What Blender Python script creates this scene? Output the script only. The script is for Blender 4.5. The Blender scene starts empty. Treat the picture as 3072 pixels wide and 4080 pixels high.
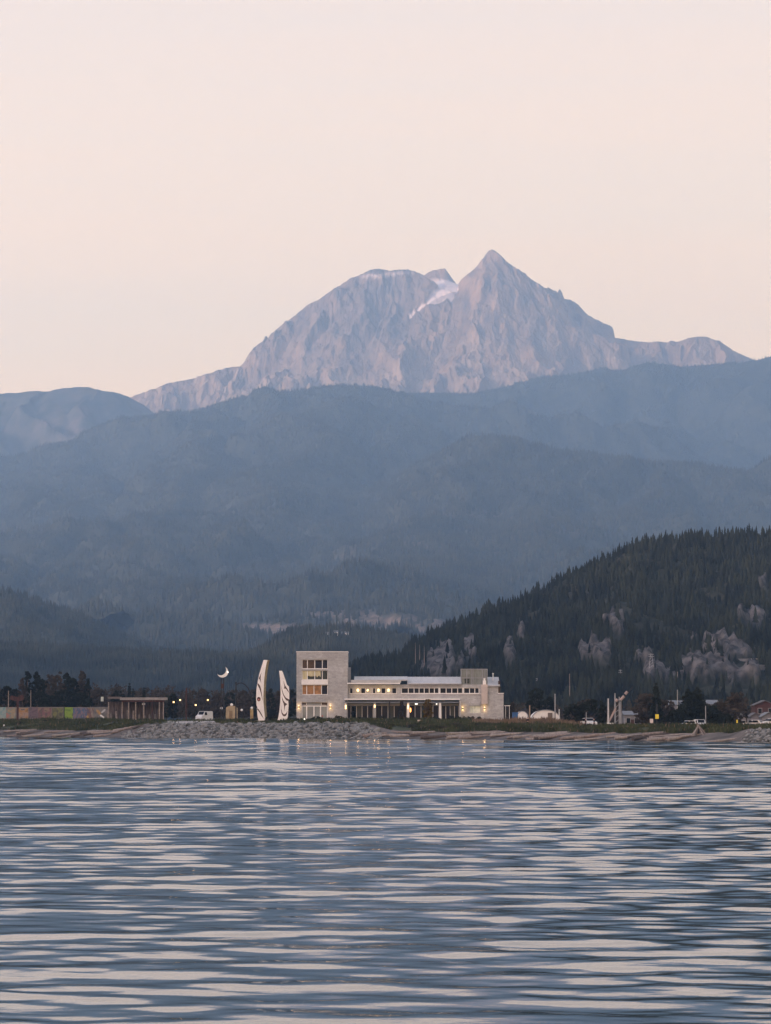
import bpy, bmesh, math, random
import numpy as np
from mathutils import Vector, Matrix, Euler
random.seed(7); RNG = np.random.default_rng(7)
SC = bpy.context.scene
COL = SC.collection
R = math.radians
# ------------------------------------------------------------------ camera (telephoto from the near shore)
F_PX, HORIZON, CAM_H = 13000.0, 2895.0, 2.5
PITCH = math.atan((HORIZON - 2040) / F_PX)
cam_d = bpy.data.cameras.new('camera'); cam = bpy.data.objects.new('camera', cam_d); COL.objects.link(cam)
cam.location = (0, 0, CAM_H); cam.rotation_euler = (R(90) + PITCH, 0, 0)
cam_d.sensor_fit = 'VERTICAL'; cam_d.sensor_height = 24.0; cam_d.lens = 24.0 * F_PX / 4080
cam_d.clip_start = 0.5; cam_d.clip_end = 60000
SC.camera = cam
CT, ST = math.cos(PITCH), math.sin(PITCH)
# ------------------------------------------------------------------ render + view settings
SC.view_settings.view_transform = 'Standard'; SC.view_settings.look = 'None'
SC.view_settings.exposure = 0.0; SC.view_settings.gamma = 1.0
cy = SC.cycles
cy.use_denoising = True; cy.max_bounces = 6; cy.diffuse_bounces = 3; cy.glossy_bounces = 3
cy.transmission_bounces = 3; cy.transparent_max_bounces = 6; cy.volume_bounces = 3
cy.caustics_reflective = False; cy.caustics_refractive = False; cy.sample_clamp_indirect = 6
# ------------------------------------------------------------------ dusk sky
SUN_AZ = Vector((-0.86, -0.51, 0)).normalized(); SUN_EL = R(16)
w = bpy.data.worlds.new('World'); SC.world = w; w.use_nodes = True
nt = w.node_tree; nt.nodes.clear()
def wn(t): return nt.nodes.new(t)
out = wn('ShaderNodeOutputWorld'); bg = wn('ShaderNodeBackground'); nt.links.new(bg.outputs[0], out.inputs[0])
tc = wn('ShaderNodeTexCoord'); sep = wn('ShaderNodeSeparateXYZ'); nt.links.new(tc.outputs['Generated'], sep.inputs[0])
ramp = wn('ShaderNodeValToRGB'); nt.links.new(sep.outputs['Z'], ramp.inputs[0])
SKY_STOPS = [(0.0, (1.84, 1.16, .60)), (.07, (1.92, 1.22, .67)), (.135, (1.86, 1.24, .73)), (.215, (1.40, 1.06, .80)), (.38, (.92, .81, .78)), (1.0, (.40, .47, .63))]
SKY_SCALE = 2.0
el = ramp.color_ramp.elements
while len(el) > 1: el.remove(el[0])
for i, (p, c) in enumerate(SKY_STOPS):
    e = el[0] if i == 0 else el.new(p)
    e.position = p; e.color = tuple(v / SKY_SCALE for v in c) + (1,)
# faint stretched bands of thin high cloud
mp = wn('ShaderNodeMapping'); mp.inputs['Scale'].default_value = (2.2, 2.2, 30); nt.links.new(tc.outputs['Generated'], mp.inputs[0])
nz = wn('ShaderNodeTexNoise'); nz.inputs['Scale'].default_value = 1.0; nz.inputs['Detail'].default_value = 3; nt.links.new(mp.outputs[0], nz.inputs['Vector'])
band = wn('ShaderNodeValToRGB'); nt.links.new(nz.outputs['Fac'], band.inputs[0])
band.color_ramp.elements[0].position = .3; band.color_ramp.elements[0].color = (.92, .955, 1.0, 1)
band.color_ramp.elements[1].position = .7; band.color_ramp.elements[1].color = (1.03, .965, .92, 1)
mul = wn('ShaderNodeMix'); mul.data_type = 'RGBA'; mul.blend_type = 'MULTIPLY'; mul.inputs[0].default_value = 1
nt.links.new(ramp.outputs[0], mul.inputs[6]); nt.links.new(band.outputs[0], mul.inputs[7])
# evening glow towards the low sun, behind the viewer
dot = wn('ShaderNodeVectorMath'); dot.operation = 'DOT_PRODUCT'; nt.links.new(tc.outputs['Generated'], dot.inputs[0])
dot.inputs[1].default_value = tuple(SUN_AZ)
gl = wn('ShaderNodeMapRange'); gl.inputs[1].default_value = .0; gl.inputs[2].default_value = 1.0; gl.inputs[3].default_value = 0; gl.inputs[4].default_value = 1
nt.links.new(dot.outputs['Value'], gl.inputs[0])
gp = wn('ShaderNodeMath'); gp.operation = 'POWER'; gp.inputs[1].default_value = 2.0; nt.links.new(gl.outputs[0], gp.inputs[0])
gmix = wn('ShaderNodeMix'); gmix.data_type = 'RGBA'; gmix.blend_type = 'MULTIPLY'; gmix.clamp_result = False
nt.links.new(gp.outputs[0], gmix.inputs[0]); nt.links.new(mul.outputs[2], gmix.inputs[6]); gmix.inputs[7].default_value = (5.2, 4.6, 4.5, 1)
# physical sky on top of the gradient, very weak at this hour
sky = wn('ShaderNodeTexSky'); sky.sky_type = 'NISHITA'; sky.sun_disc = False; sky.sun_elevation = R(3); sky.sun_rotation = math.atan2(SUN_AZ.x, SUN_AZ.y)
skm = wn('ShaderNodeVectorMath'); skm.operation = 'SCALE'; skm.inputs['Scale'].default_value = 0.05; nt.links.new(sky.outputs[0], skm.inputs[0])
scl = wn('ShaderNodeVectorMath'); scl.operation = 'SCALE'; scl.inputs['Scale'].default_value = SKY_SCALE; nt.links.new(gmix.outputs[2], scl.inputs[0])
add = wn('ShaderNodeVectorMath'); add.operation = 'ADD'; nt.links.new(scl.outputs[0], add.inputs[0]); nt.links.new(skm.outputs[0], add.inputs[1])
nt.links.new(add.outputs[0], bg.inputs[0]); bg.inputs[1].default_value = 0.97
# ------------------------------------------------------------------ low warm sun, veiled
sd = bpy.data.lights.new('sun', 'SUN'); sun = bpy.data.objects.new('sun', sd); COL.objects.link(sun)
sd.energy = 5.0; sd.angle = R(3); sd.color = (1.0, .68, .52)
sv = Vector((SUN_AZ.x * math.cos(SUN_EL), SUN_AZ.y * math.cos(SUN_EL), math.sin(SUN_EL)))
sun.rotation_euler = sv.to_track_quat('Z', 'Y').to_euler(); sun.location = (-200, -300, 400)
HAZE_DENSITY, HAZE_COLOR = 6.0e-5, (.375, .63, 1.0)

# ------------------------------------------------------------------ helpers
def P(px, py, Y):
    """the point at depth Y metres seen at source pixel (px, py)"""
    u = (px - 1536) / F_PX; v = (2040 - py) / F_PX
    dy = CT - v * ST; dz = ST + v * CT
    return np.array([u / dy * Y, Y, CAM_H + dz / dy * Y])
def PX(px, Y): return (px - 1536) / F_PX * Y / CT * 1.0 / (1 - 0)      # x only, near the horizon
def PZ(py, Y): return P(1536, py, Y)[2]
def proj(X, Y, Z):
    z = Z - CAM_H
    f = Y * CT + z * ST; up = -Y * ST + z * CT
    return 1536 + F_PX * X / f, 2040 - F_PX * up / f
def link(o): COL.objects.link(o); return o
def mesh_np(name, V, Fq, material=None, smooth=False, parent=None):
    """V (n,3), Fq (m,k) faces of equal size"""
    me = bpy.data.meshes.new(name)
    V = np.ascontiguousarray(V, np.float32); Fq = np.ascontiguousarray(Fq, np.int32)
    me.vertices.add(len(V)); me.vertices.foreach_set('co', V.ravel())
    k = Fq.shape[1]
    me.loops.add(Fq.size); me.loops.foreach_set('vertex_index', Fq.ravel())
    me.polygons.add(len(Fq)); me.polygons.foreach_set('loop_start', np.arange(0, Fq.size, k, dtype=np.int32))
    try: me.polygons.foreach_set('loop_total', np.full(len(Fq), k, np.int32))
    except Exception: pass
    me.update(calc_edges=True)
    me.polygons.foreach_set('use_smooth', np.full(len(Fq), smooth, bool))
    if material: me.materials.append(material)
    o = link(bpy.data.objects.new(name, me))
    if parent: o.parent = parent
    return o
def grid_faces(nr, nc):
    i = np.arange(nr * nc).reshape(nr, nc)
    return np.stack([i[:-1, :-1], i[:-1, 1:], i[1:, 1:], i[1:, :-1]], -1).reshape(-1, 4)
def attr(o, name, vals):
    a = o.data.attributes.new(name, 'FLOAT', 'POINT'); a.data.foreach_set('value', np.ascontiguousarray(vals, np.float32).ravel())
def kind(o, k, label=None):
    o['kind'] = k
    if label: o['label'] = label
    return o
_perm = {}
def pnoise(x, y, seed=0):
    """2D gradient noise about -1..1"""
    if seed not in _perm:
        g = np.random.default_rng(seed + 100); a = g.random((256, 256)) * 2 * np.pi
        _perm[seed] = (np.cos(a), np.sin(a))
    gx, gy = _perm[seed]
    xi = np.floor(x).astype(int); yi = np.floor(y).astype(int); fx = x - xi; fy = y - yi
    sx = fx * fx * fx * (fx * (fx * 6 - 15) + 10); sy = fy * fy * fy * (fy * (fy * 6 - 15) + 10)
    def d(ix, iy, dx, dy): a = ix & 255; b = iy & 255; return gx[a, b] * dx + gy[a, b] * dy
    n00 = d(xi, yi, fx, fy); n10 = d(xi + 1, yi, fx - 1, fy); n01 = d(xi, yi + 1, fx, fy - 1); n11 = d(xi + 1, yi + 1, fx - 1, fy - 1)
    return ((n00 * (1 - sx) + n10 * sx) * (1 - sy) + (n01 * (1 - sx) + n11 * sx) * sy) * 1.5
def fbm(x, y, seed=0, oct=5, gain=.5):
    s = 0; a = 1; f = 1
    for o in range(oct): s = s + a * pnoise(x * f + 13.7 * o, y * f - 7.1 * o, seed + o); a *= gain; f *= 2.03
    return s
def ridged(x, y, seed=0, oct=5, gain=.5):
    s = 0; a = 1; f = 1
    for o in range(oct): s = s + a * (1 - 2 * np.abs(pnoise(x * f + 13.7 * o, y * f - 7.1 * o, seed + o))); a *= gain; f *= 2.03
    return s
def sstep(a, b, x): t = np.clip((x - a) / (b - a), 0, 1); return t * t * (3 - 2 * t)

# ------------------------------------------------------------------ materials
MATS = {}
def material(name, c1, c2=None, rough=.85, scale=1.0, detail=5, spec=.2, metal=0, emit=None, estr=0, stretch=(1, 1, 1), bump=0, lo=.35, hi=.65, coords='Object'):
    if name in MATS: return MATS[name]
    m = bpy.data.materials.new(name); m.use_nodes = True; n = m.node_tree
    b = n.nodes['Principled BSDF']; b.inputs['Roughness'].default_value = rough; b.inputs['Specular IOR Level'].default_value = spec; b.inputs['Metallic'].default_value = metal
    t = n.nodes.new('ShaderNodeTexCoord'); mpg = n.nodes.new('ShaderNodeMapping'); mpg.inputs['Scale'].default_value = stretch
    n.links.new(t.outputs[coords], mpg.inputs[0])
    ns = n.nodes.new('ShaderNodeTexNoise'); ns.inputs['Scale'].default_value = scale; ns.inputs['Detail'].default_value = detail
    n.links.new(mpg.outputs[0], ns.inputs['Vector'])
    rp = n.nodes.new('ShaderNodeValToRGB'); n.links.new(ns.outputs['Fac'], rp.inputs[0])
    if c2 is None: c2 = tuple(v * .8 for v in c1)
    rp.color_ramp.elements[0].position = lo; rp.color_ramp.elements[0].color = (*c2, 1)
    rp.color_ramp.elements[1].position = hi; rp.color_ramp.elements[1].color = (*c1, 1)
    n.links.new(rp.outputs[0], b.inputs['Base Color'])
    if bump:
        bp = n.nodes.new('ShaderNodeBump'); bp.inputs['Strength'].default_value = bump; bp.inputs['Distance'].default_value = .1
        n.links.new(ns.outputs['Fac'], bp.inputs['Height']); n.links.new(bp.outputs[0], b.inputs['Normal'])
    if emit: b.inputs['Emission Color'].default_value = (*emit, 1); b.inputs['Emission Strength'].default_value = estr
    m['ramp'] = rp.name
    MATS[name] = m; return m
def mix_by_attr(m, attrs):
    """lay further noise-varied colours over a material where a point attribute says so: [(attr, c1, c2, scale)]"""
    n = m.node_tree; b = n.nodes['Principled BSDF']
    for (an, c1, c2, sc) in attrs:
        src = b.inputs['Base Color'].links[0].from_socket
        a = n.nodes.new('ShaderNodeAttribute'); a.attribute_name = an
        t = n.nodes.new('ShaderNodeTexCoord'); ns = n.nodes.new('ShaderNodeTexNoise'); ns.inputs['Scale'].default_value = sc; ns.inputs['Detail'].default_value = 6
        n.links.new(t.outputs['Object'], ns.inputs['Vector'])
        rp = n.nodes.new('ShaderNodeValToRGB'); n.links.new(ns.outputs['Fac'], rp.inputs[0])
        rp.color_ramp.elements[0].position = .38; rp.color_ramp.elements[0].color = (*c2, 1); rp.color_ramp.elements[1].position = .62; rp.color_ramp.elements[1].color = (*c1, 1)
        mx = n.nodes.new('ShaderNodeMix'); mx.data_type = 'RGBA'
        n.links.new(a.outputs['Fac'], mx.inputs[0]); n.links.new(src, mx.inputs[6]); n.links.new(rp.outputs[0], mx.inputs[7])
        n.links.new(mx.outputs[2], b.inputs['Base Color'])
    return m

# ------------------------------------------------------------------ shoreline and ground heights
SH_PX = np.array([-6000, 0, 600, 1000, 1480, 2000, 2500, 3072, 9000.]); SH_Y = np.array([850, 800, 735, 702, 655, 625, 572, 518, 480.])
def shore_Y(px): return np.interp(px, SH_PX, SH_Y)
OFF = np.array([-60, -12, 0, 6, 10, 14, 20, 28, 40, 60, 90, 140, 220, 400, 700, 1200.])
PROF_PX = np.array([-6000, 430, 590, 1470, 1600, 2200, 2330, 2900, 2985, 9000.])
def _pr(*p): return np.interp(OFF, [a for a, b in p], [b for a, b in p])
PROF = np.array([
    _pr((-60, -4), (0, 0), (12, 1.3), (22, 2.2), (50, 3.9), (90, 4.5), (1200, 5)), _pr((-60, -4), (0, 0), (12, 1.3), (22, 2.3), (50, 3.9), (90, 4.5), (1200, 5)),
    _pr((-60, -4), (-2, -.3), (0, 0), (10, 2.7), (14, 3.0), (32, 3.7), (1200, 5)), _pr((-60, -4), (-2, -.3), (0, 0), (9, 2.6), (13, 2.9), (36, 3.7), (1200, 5)),
    _pr((-60, -4), (0, 0), (9, 1.0), (18, 1.8), (28, 2.6), (50, 3.5), (75, 3.9), (1200, 5)), _pr((-60, -4), (0, 0), (9, 1.0), (20, 1.8), (40, 2.7), (60, 3.4), (90, 4.0), (1200, 5)),
    _pr((-60, -4), (0, 0), (9, 1.0), (20, 1.7), (30, 2.2), (60, 2.45), (200, 2.5), (500, 3.0), (1200, 5)), _pr((-60, -4), (0, 0), (9, 1.0), (20, 1.7), (30, 2.2), (60, 2.4), (200, 2.45), (500, 3.0), (1200, 5)),
    _pr((-60, -4), (0, 0), (8, 1.8), (14, 2.1), (30, 2.3), (60, 2.4), (200, 2.45), (500, 3.0), (1200, 5)), _pr((-60, -4), (0, 0), (8, 1.8), (14, 2.1), (30, 2.3), (60, 2.4), (1200, 5))])
def ground_z(px, Y):
    px = np.asarray(px, float); Y = np.asarray(Y, float)
    o = np.clip(Y - shore_Y(px), OFF[0], OFF[-1])
    j = np.clip(np.searchsorted(OFF, o, side='right') - 1, 0, len(OFF) - 2); t = (o - OFF[j]) / (OFF[j + 1] - OFF[j])
    i = np.clip(np.searchsorted(PROF_PX, px, side='right') - 1, 0, len(PROF_PX) - 2); s = np.clip((px - PROF_PX[i]) / (PROF_PX[i + 1] - PROF_PX[i]), 0, 1)
    f = lambda a, b: PROF[a, b]
    return (f(i, j) * (1 - t) + f(i, j + 1) * t) * (1 - s) + (f(i + 1, j) * (1 - t) + f(i + 1, j + 1) * t) * s
def GP(px, Y, dz=0.0):
    """a point on the ground at source column px and depth Y"""
    x = P(px, HORIZON, Y)[0]; return Vector((x, Y, float(ground_z(px, Y)) + dz))
def build_ground():
    cols = np.concatenate([np.linspace(-34000, -900, 14), np.linspace(-700, 3800, 320), np.linspace(4200, 36000, 14)])
    rows = np.concatenate([np.linspace(-60, -4, 6), np.linspace(-3, 46, 60), np.geomspace(48, 1200, 40), np.geomspace(1400, 17800, 12)])
    C, O = np.meshgrid(cols, rows)
    Y = shore_Y(C) + O; u = (C - 1536) / F_PX / CT
    X = np.clip(u * Y, -5200, 5200)
    Z = ground_z(C, Y)
    n = fbm(X / 9, Y / 14, 3, 4) * .22 * sstep(1, 12, O) + fbm(X / 2.2, Y / 3, 8, 2) * .06 * sstep(0, 3, O)
    Z = Z + np.where(O < 500, n, 0)
    o = mesh_np('ground', np.stack([X, Y, Z], -1).reshape(-1, 3), grid_faces(len(rows), len(cols)), None, True)
    m = material('ground_grass', (.060, .068, .035), (.026, .034, .018), .95, .35, 8)
    wob = fbm(X / 11, Y / 9, 21, 4) * 4
    beach = 1 - sstep(15, 21, O + wob * .6)
    rip = sstep(500, 600, C) * (1 - sstep(1440, 1500, C))
    wet = (1 - sstep(.3, 1.8, O + wob * .12)) * (1 - rip * .2)
    scrub = sstep(1880, 2000, C) * (1 - sstep(2240, 2330, C)) * sstep(48, 62, O + wob) * (1 - sstep(90, 110, O))
    attr(o, 'beach', beach.ravel()); attr(o, 'wet', wet.ravel()); attr(o, 'scrub', scrub.ravel())
    mix_by_attr(m, [('scrub', (.20, .14, .10), (.10, .08, .05), .4), ('beach', (.14, .122, .112), (.058, .052, .048), .22), ('wet', (.055, .05, .045), (.035, .033, .03), .5)])
    o.data.materials.append(m); kind(o, 'structure'); return o
build_ground()

# ------------------------------------------------------------------ water: a real heightfield of wind ripples
def build_water():
    dense = np.linspace(-R(8.6), R(8.6), 760); side = np.linspace(R(8.6), math.pi, 46)[1:]
    phi = np.concatenate([-side[::-1], dense, side[:-1] if False else side])
    r = [1.0]
    while r[-1] < 1080: r.append(r[-1] + (max((.0023 if r[-1] < 140 else .0017) * r[-1], .03) if 16 < r[-1] else .35))
    r = np.array(r); A, Rr = np.meshgrid(phi, r)
    X = Rr * np.sin(A); Y = Rr * np.cos(A)
    g = np.random.default_rng(11); H = np.zeros_like(X)
    fade = (1 - sstep(R(8.3), R(10), np.abs(A))) * sstep(9, 16, Rr)
    patch = 1.0 + .55 * pnoise(X / 24 + .3, Y / 60, 41) + .40 * pnoise(X / 6, Y / 12, 42)
    patch = np.clip(patch, .35, 1.9)
    dr = np.maximum(np.where(Rr < 140, .0023, .0017) * Rr, .03)
    lam = np.geomspace(.24, 24, 118)
    for L in lam:
        th = g.normal(0, R(40 if L < 1.4 else 27)); ph = g.random() * 6.283
        k = 2 * math.pi / L
        s_near = .0135 * math.exp(-(math.log(L / 1.5)) ** 2 / (2 * .62 ** 2)) + .0040 * math.exp(-(math.log(L / .42)) ** 2 / (2 * .4 ** 2))
        s_far = .0070 * math.exp(-(math.log(L / 8.0)) ** 2 / (2 * .7 ** 2))
        wt = s_near * (.54 + .10 * sstep(35, 160, Rr)) + s_far * sstep(25 * 1.0, 45 * L ** .5 + 60, Rr)
        wt = wt * (1 - sstep(.26 * L, .46 * L, dr))
        H += wt / k * np.sin(k * (X * math.sin(th) + Y * math.cos(th)) + ph + 1.2 * pnoise(X / (L * 5), Y / (L * 6), 50))
    H *= fade * patch
    Z = H
    o = mesh_np('water', np.stack([X, Y, Z], -1).reshape(-1, 3), grid_faces(len(r), len(phi)), None, True)
    m = bpy.data.materials.new('sea_water'); m.use_nodes = True; n = m.node_tree; b = n.nodes['Principled BSDF']
    b.inputs['Base Color'].default_value = (.014, .036, .040, 1); b.inputs['Roughness'].default_value = .04
    b.inputs['IOR'].default_value = 2.05
    tcn = n.nodes.new('ShaderNodeTexCoord'); mpn = n.nodes.new('ShaderNodeMapping'); mpn.inputs['Scale'].default_value = (1.2, 2.6, 1)
    nn = n.nodes.new('ShaderNodeTexNoise'); nn.inputs['Scale'].default_value = 3.0; nn.inputs['Detail'].default_value = 3
    bpn = n.nodes.new('ShaderNodeBump'); bpn.inputs['Strength'].default_value = .08; bpn.inputs['Distance'].default_value = .02
    n.links.new(tcn.outputs['Object'], mpn.inputs[0]); n.links.new(mpn.outputs[0], nn.inputs['Vector']); n.links.new(nn.outputs['Fac'], bpn.inputs['Height']); n.links.new(bpn.outputs[0], b.inputs['Normal'])
    o.data.materials.append(m); kind(o, 'structure')
build_water()

# ------------------------------------------------------------------ terrain from ridge lines
class Field:
    def __init__(s, x0, x1, nx, y0, y1, ny):
        s.xs = np.linspace(x0, x1, nx); s.ys = np.linspace(y0, y1, ny); s.X, s.Y = np.meshgrid(s.xs, s.ys); s.Z = np.full(s.X.shape, -60.0)
        s.D = np.full(s.X.shape, 1e9)
    def ridge(s, pts, f, crest=True, wx=0, wy=0, ax=1.0):
        """pts: 3D polyline; f(distance, z_on_ridge) gives the height beside it"""
        pts = np.asarray(pts, float) * (ax, 1, 1); X = (s.X + wx) * ax; Y = s.Y + wy
        for a, b in zip(pts[:-1], pts[1:]):
            ab = b - a; L2 = ab[0] ** 2 + ab[1] ** 2 + 1e-6
            t = np.clip(((X - a[0]) * ab[0] + (Y - a[1]) * ab[1]) / L2, 0, 1)
            d = np.hypot(X - a[0] - t * ab[0], Y - a[1] - t * ab[1])
            z = f(d, a[2] + t * ab[2])
            s.Z = np.maximum(s.Z, z); s.D = np.minimum(s.D, d)
        return s
    def sample(s, x, y, A=None):
        A = s.Z if A is None else A
        i = np.clip((x - s.xs[0]) / (s.xs[1] - s.xs[0]), 0, len(s.xs) - 1.001); j = np.clip((y - s.ys[0]) / (s.ys[1] - s.ys[0]), 0, len(s.ys) - 1.001)
        i0 = i.astype(int); j0 = j.astype(int); fx = i - i0; fy = j - j0
        return (A[j0, i0] * (1 - fx) + A[j0, i0 + 1] * fx) * (1 - fy) + (A[j0 + 1, i0] * (1 - fx) + A[j0 + 1, i0 + 1] * fx) * fy
    def mesh(s, name, m, smooth=True):
        o = mesh_np(name, np.stack([s.X, s.Y, s.Z], -1).reshape(-1, 3), grid_faces(len(s.ys), len(s.xs)), m, smooth)
        kind(o, 'structure'); return o
    def screen(s): return proj(s.X, s.Y, s.Z)
def line(pts, dY=0, k=1.0): return [P(a, b, c * k + dY) for a, b, c in pts]
def crestline(pts, Y, wob=0):
    return [P(a, b, Y + wob * math.sin(i * 1.7 + a * .003)) for i, (a, b) in enumerate(pts)]

# ---- the rocky massif
KS = 1.32
def build_massif():
    K = KS
    f = Field(-2560, 2560, 1000, 10900 * K, 13150 * K, 560)
    x = f.X; y = f.Y
    wx = fbm(x / 190, y / 260, 61, 4) * 34 + fbm(x / 45, y / 60, 65, 3) * 9
    wy = fbm(x / 190, y / 260, 71, 4) * 30 + fbm(x / 45, y / 60, 75, 3) * 9
    def rk(k, L): return lambda d, z: z - k * d / (1 + d / (L * 3.4))
    main = rk(1.25, 900 * K)
    sky = line([(300, 1600, 12420), (520, 1588, 12400), (640, 1540, 12400), (760, 1512, 12450), (900, 1471, 12480), (977, 1460, 12500), (1073, 1397, 12480), (1130, 1332, 12470), (1155, 1284, 12460), (1179, 1258, 12450), (1217, 1227, 12440),
                (1265, 1198, 12440), (1332, 1150, 12440), (1361, 1133, 12440), (1419, 1102, 12450), (1476, 1077, 12460), (1553, 1080, 12470), (1620, 1071, 12470), (1668, 1090, 12460), (1697, 1113, 12440)], k=K)
    f.ridge(sky, rk(1.2, 1000 * K), wx=wx * .5, wy=wy)
    sky2 = line([(1841, 1133, 12520), (1861, 1126, 12510), (1918, 1058, 12500), (1957, 1012, 12500), (1964, 996, 12500), (1995, 1020, 12510), (2014, 1042, 12520), (2053, 1071, 12590), (2130, 1121, 12690), (2197, 1169, 12780), (2245, 1188, 12840),
                 (2268, 1194, 12870), (2296, 1214, 12880), (2316, 1255, 12870), (2350, 1313, 12820), (2420, 1342, 12720), (2475, 1351, 12680), (2550, 1368, 12560), (2630, 1362, 12500), (2700, 1366, 12500), (2735, 1355, 12480),
                 (2790, 1343, 12470), (2830, 1350, 12470), (2900, 1385, 12480), (2970, 1425, 12480), (3030, 1450, 12480), (3200, 1500, 12480), (3500, 1560, 12480)], k=K)
    f.ridge(sky2, rk(1.15, 1000 * K), wx=wx * .18, wy=wy * .6)
    f.ridge(line([(1690, 1100, 12780), (1726, 1083, 12780), (1769, 1071, 12780), (1776, 1095, 12780), (1793, 1126, 12770), (1850, 1160, 12760)], k=K), rk(1.4, 700 * K), wx=wx * .3, wy=wy * .3)
    # the arete that parts the lit face from the shaded one, and the buttresses
    f.ridge(line([(1964, 998, 12498), (1974, 1073, 12420), (2040, 1130, 12370), (2091, 1188, 12330), (2187, 1255, 12300), (2283, 1303, 12290), (2379, 1340, 12320)], k=K), rk(1.15, 900 * K), wx=wx * .7, wy=wy * .7)
    for pts in ([(1974, 1073, 12420), (1965, 1190, 12260), (1985, 1340, 12090), (1960, 1520, 11900)],
                [(1890, 1092, 12470), (1850, 1140, 12430), (1820, 1163, 12400), (1770, 1190, 12370), (1715, 1226, 12335), (1668, 1262, 12300), (1600, 1345, 12210), (1500, 1450, 12080), (1390, 1570, 11940)],
                [(1697, 1113, 12440), (1688, 1175, 12400), (1638, 1262, 12330), (1550, 1390, 12180), (1430, 1500, 12050)],
                [(1476, 1077, 12460), (1430, 1180, 12360), (1340, 1330, 12210), (1215, 1500, 12050)],
                [(1580, 1078, 12470), (1560, 1190, 12350), (1480, 1330, 12190), (1330, 1490, 12030)],
                [(1265, 1198, 12440), (1190, 1360, 12330), (1060, 1530, 12170)],
                [(1860, 1180, 12400), (1820, 1330, 12180), (1760, 1500, 11980)],
                [(2091, 1188, 12330), (2070, 1330, 12170), (2080, 1520, 11960)],
                [(2187, 1255, 12300), (2170, 1390, 12170), (2180, 1510, 12020)],
                [(2379, 1340, 12320), (2330, 1430, 12200), (2310, 1530, 12060)],
                [(2630, 1362, 12500), (2600, 1430, 12380), (2570, 1500, 12280)], [(2790, 1343, 12470), (2740, 1430, 12370), (2700, 1490, 12300)], [(977, 1460, 12500), (860, 1580, 12330), (760, 1650, 12250)]):
        f.ridge(line(pts, k=K), rk(1.05, 800 * K), wx=wx, wy=wy)
    # glacier: a smooth trough of ice spilling from the saddle
    base = f.Z.copy()
    gl = Field(f.xs[0], f.xs[-1], len(f.xs), f.ys[0], f.ys[-1], len(f.ys))
    gpts = line([(1765, 1116, 12740), (1770, 1122, 12600), (1778, 1132, 12500), (1752, 1150, 12435), (1706, 1180, 12385), (1662, 1218, 12345), (1636, 1254, 12315)], k=K)
    wd = [120, 112, 92, 62, 44, 30, 14]
    gz = np.full(f.Z.shape, -1e9); gm = np.zeros(f.Z.shape)
    gd = np.full(f.Z.shape, 1e9)
    for i in range(len(gpts) - 1):
        a, b = gpts[i], gpts[i + 1]; ab = b - a; L2 = ab[0] ** 2 + ab[1] ** 2
        t = np.clip(((x - a[0]) * ab[0] + (y - a[1]) * ab[1]) / L2, 0, 1); d = np.hypot(x - a[0] - t * ab[0], y - a[1] - t * ab[1])
        ww = (wd[i] * (1 - t) + wd[i + 1] * t) * K
        z = a[2] + t * ab[2] - .28 * d - np.maximum(d - ww, 0) * 2.5
        gz = np.where(d < gd, z, gz); gd = np.minimum(gd, d)
    ice = gz > base
    f.Z = np.maximum(base, gz + fbm(x / 22, y / 16, 88, 3) * 2.2)
    # erosion: gullies down the fall line, blocky rock
    near = sstep(0, 130 * K, f.D)
    gul = ridged(x / 210 + wx * .010, y / 1100 + wy * .002, 81, 3, .42) * 2.6 + ridged(x / 46 + wx * .02, y / 300 + wy * .004, 83, 3, .45) * .38
    rock = gul * 21 * K * (.10 + .90 * near) + ridged((x + 1.4 * wx) / 70, (y + wy) / 70, 97, 3) * 4 * K * (.12 + .88 * near) + fbm((x + wx) / 24, (y + wy) / 60, 91, 4) * 3 * K * (.5 + .5 * near) + fbm(x / 8, y / 14, 95, 3) * 2.2
    f.Z = f.Z + np.where(ice, 0, rock)
    px, py = f.screen()
    top = sstep(1105, 1060, py - 12) if False else np.zeros_like(py)
    # thin snow caught on the flat dome top
    dome = np.exp(-((px - 1480) / 110) ** 2 - ((py - 1100) / 11) ** 2) + np.exp(-((px - 1590) / 70) ** 2 - ((py - 1088) / 7) ** 2) + .8 * np.exp(-((px - 1545) / 12) ** 2 - ((py - 1165) / 38) ** 2)
    snow = np.maximum(ice * 1.0, np.clip(dome * 1.0 - .45 + .5 * pnoise(x / 12, y / 20, 99), 0, .55))
    scree = sstep(0.1, .6, fbm(x / 120, y / 200, 101, 4) + (py - 1330) / 260) * (1 - sstep(2700, 2900, px) * .3)
    shade_dark_rock = np.clip(sstep(1760, 1600, px) * sstep(1480, 1300, py + 60 * fbm(x / 150, y / 200, 111, 3)) + .8 * sstep(.15, .6, fbm(x / 170, y / 260, 113, 4)), 0, 1)  # shade of the left dome painted in as darker rock, plus random dark patches
    m = material('mountain_rock', (.24, .172, .12), (.11, .085, .068), .95, .012, 9, 0.05, stretch=(1.6, .35, .5))
    o = f.mesh('mountain', m, False); attr(o, 'snow', snow); attr(o, 'scree', scree * .75 * (1 - .6 * shade_dark_rock)); attr(o, 'shade_dark_rock', shade_dark_rock * .85); o['label'] = 'far rocky mountain with a pyramid peak, a broad dome and a glacier between'
    mix_by_attr(m, [('shade_dark_rock', (.155, .125, .108), (.080, .068, .062), .018), ('scree', (.275, .215, .16), (.16, .125, .10), .012), ('snow', (.66, .57, .54), (.50, .45, .44), .05)])
    return f
build_massif()

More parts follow.
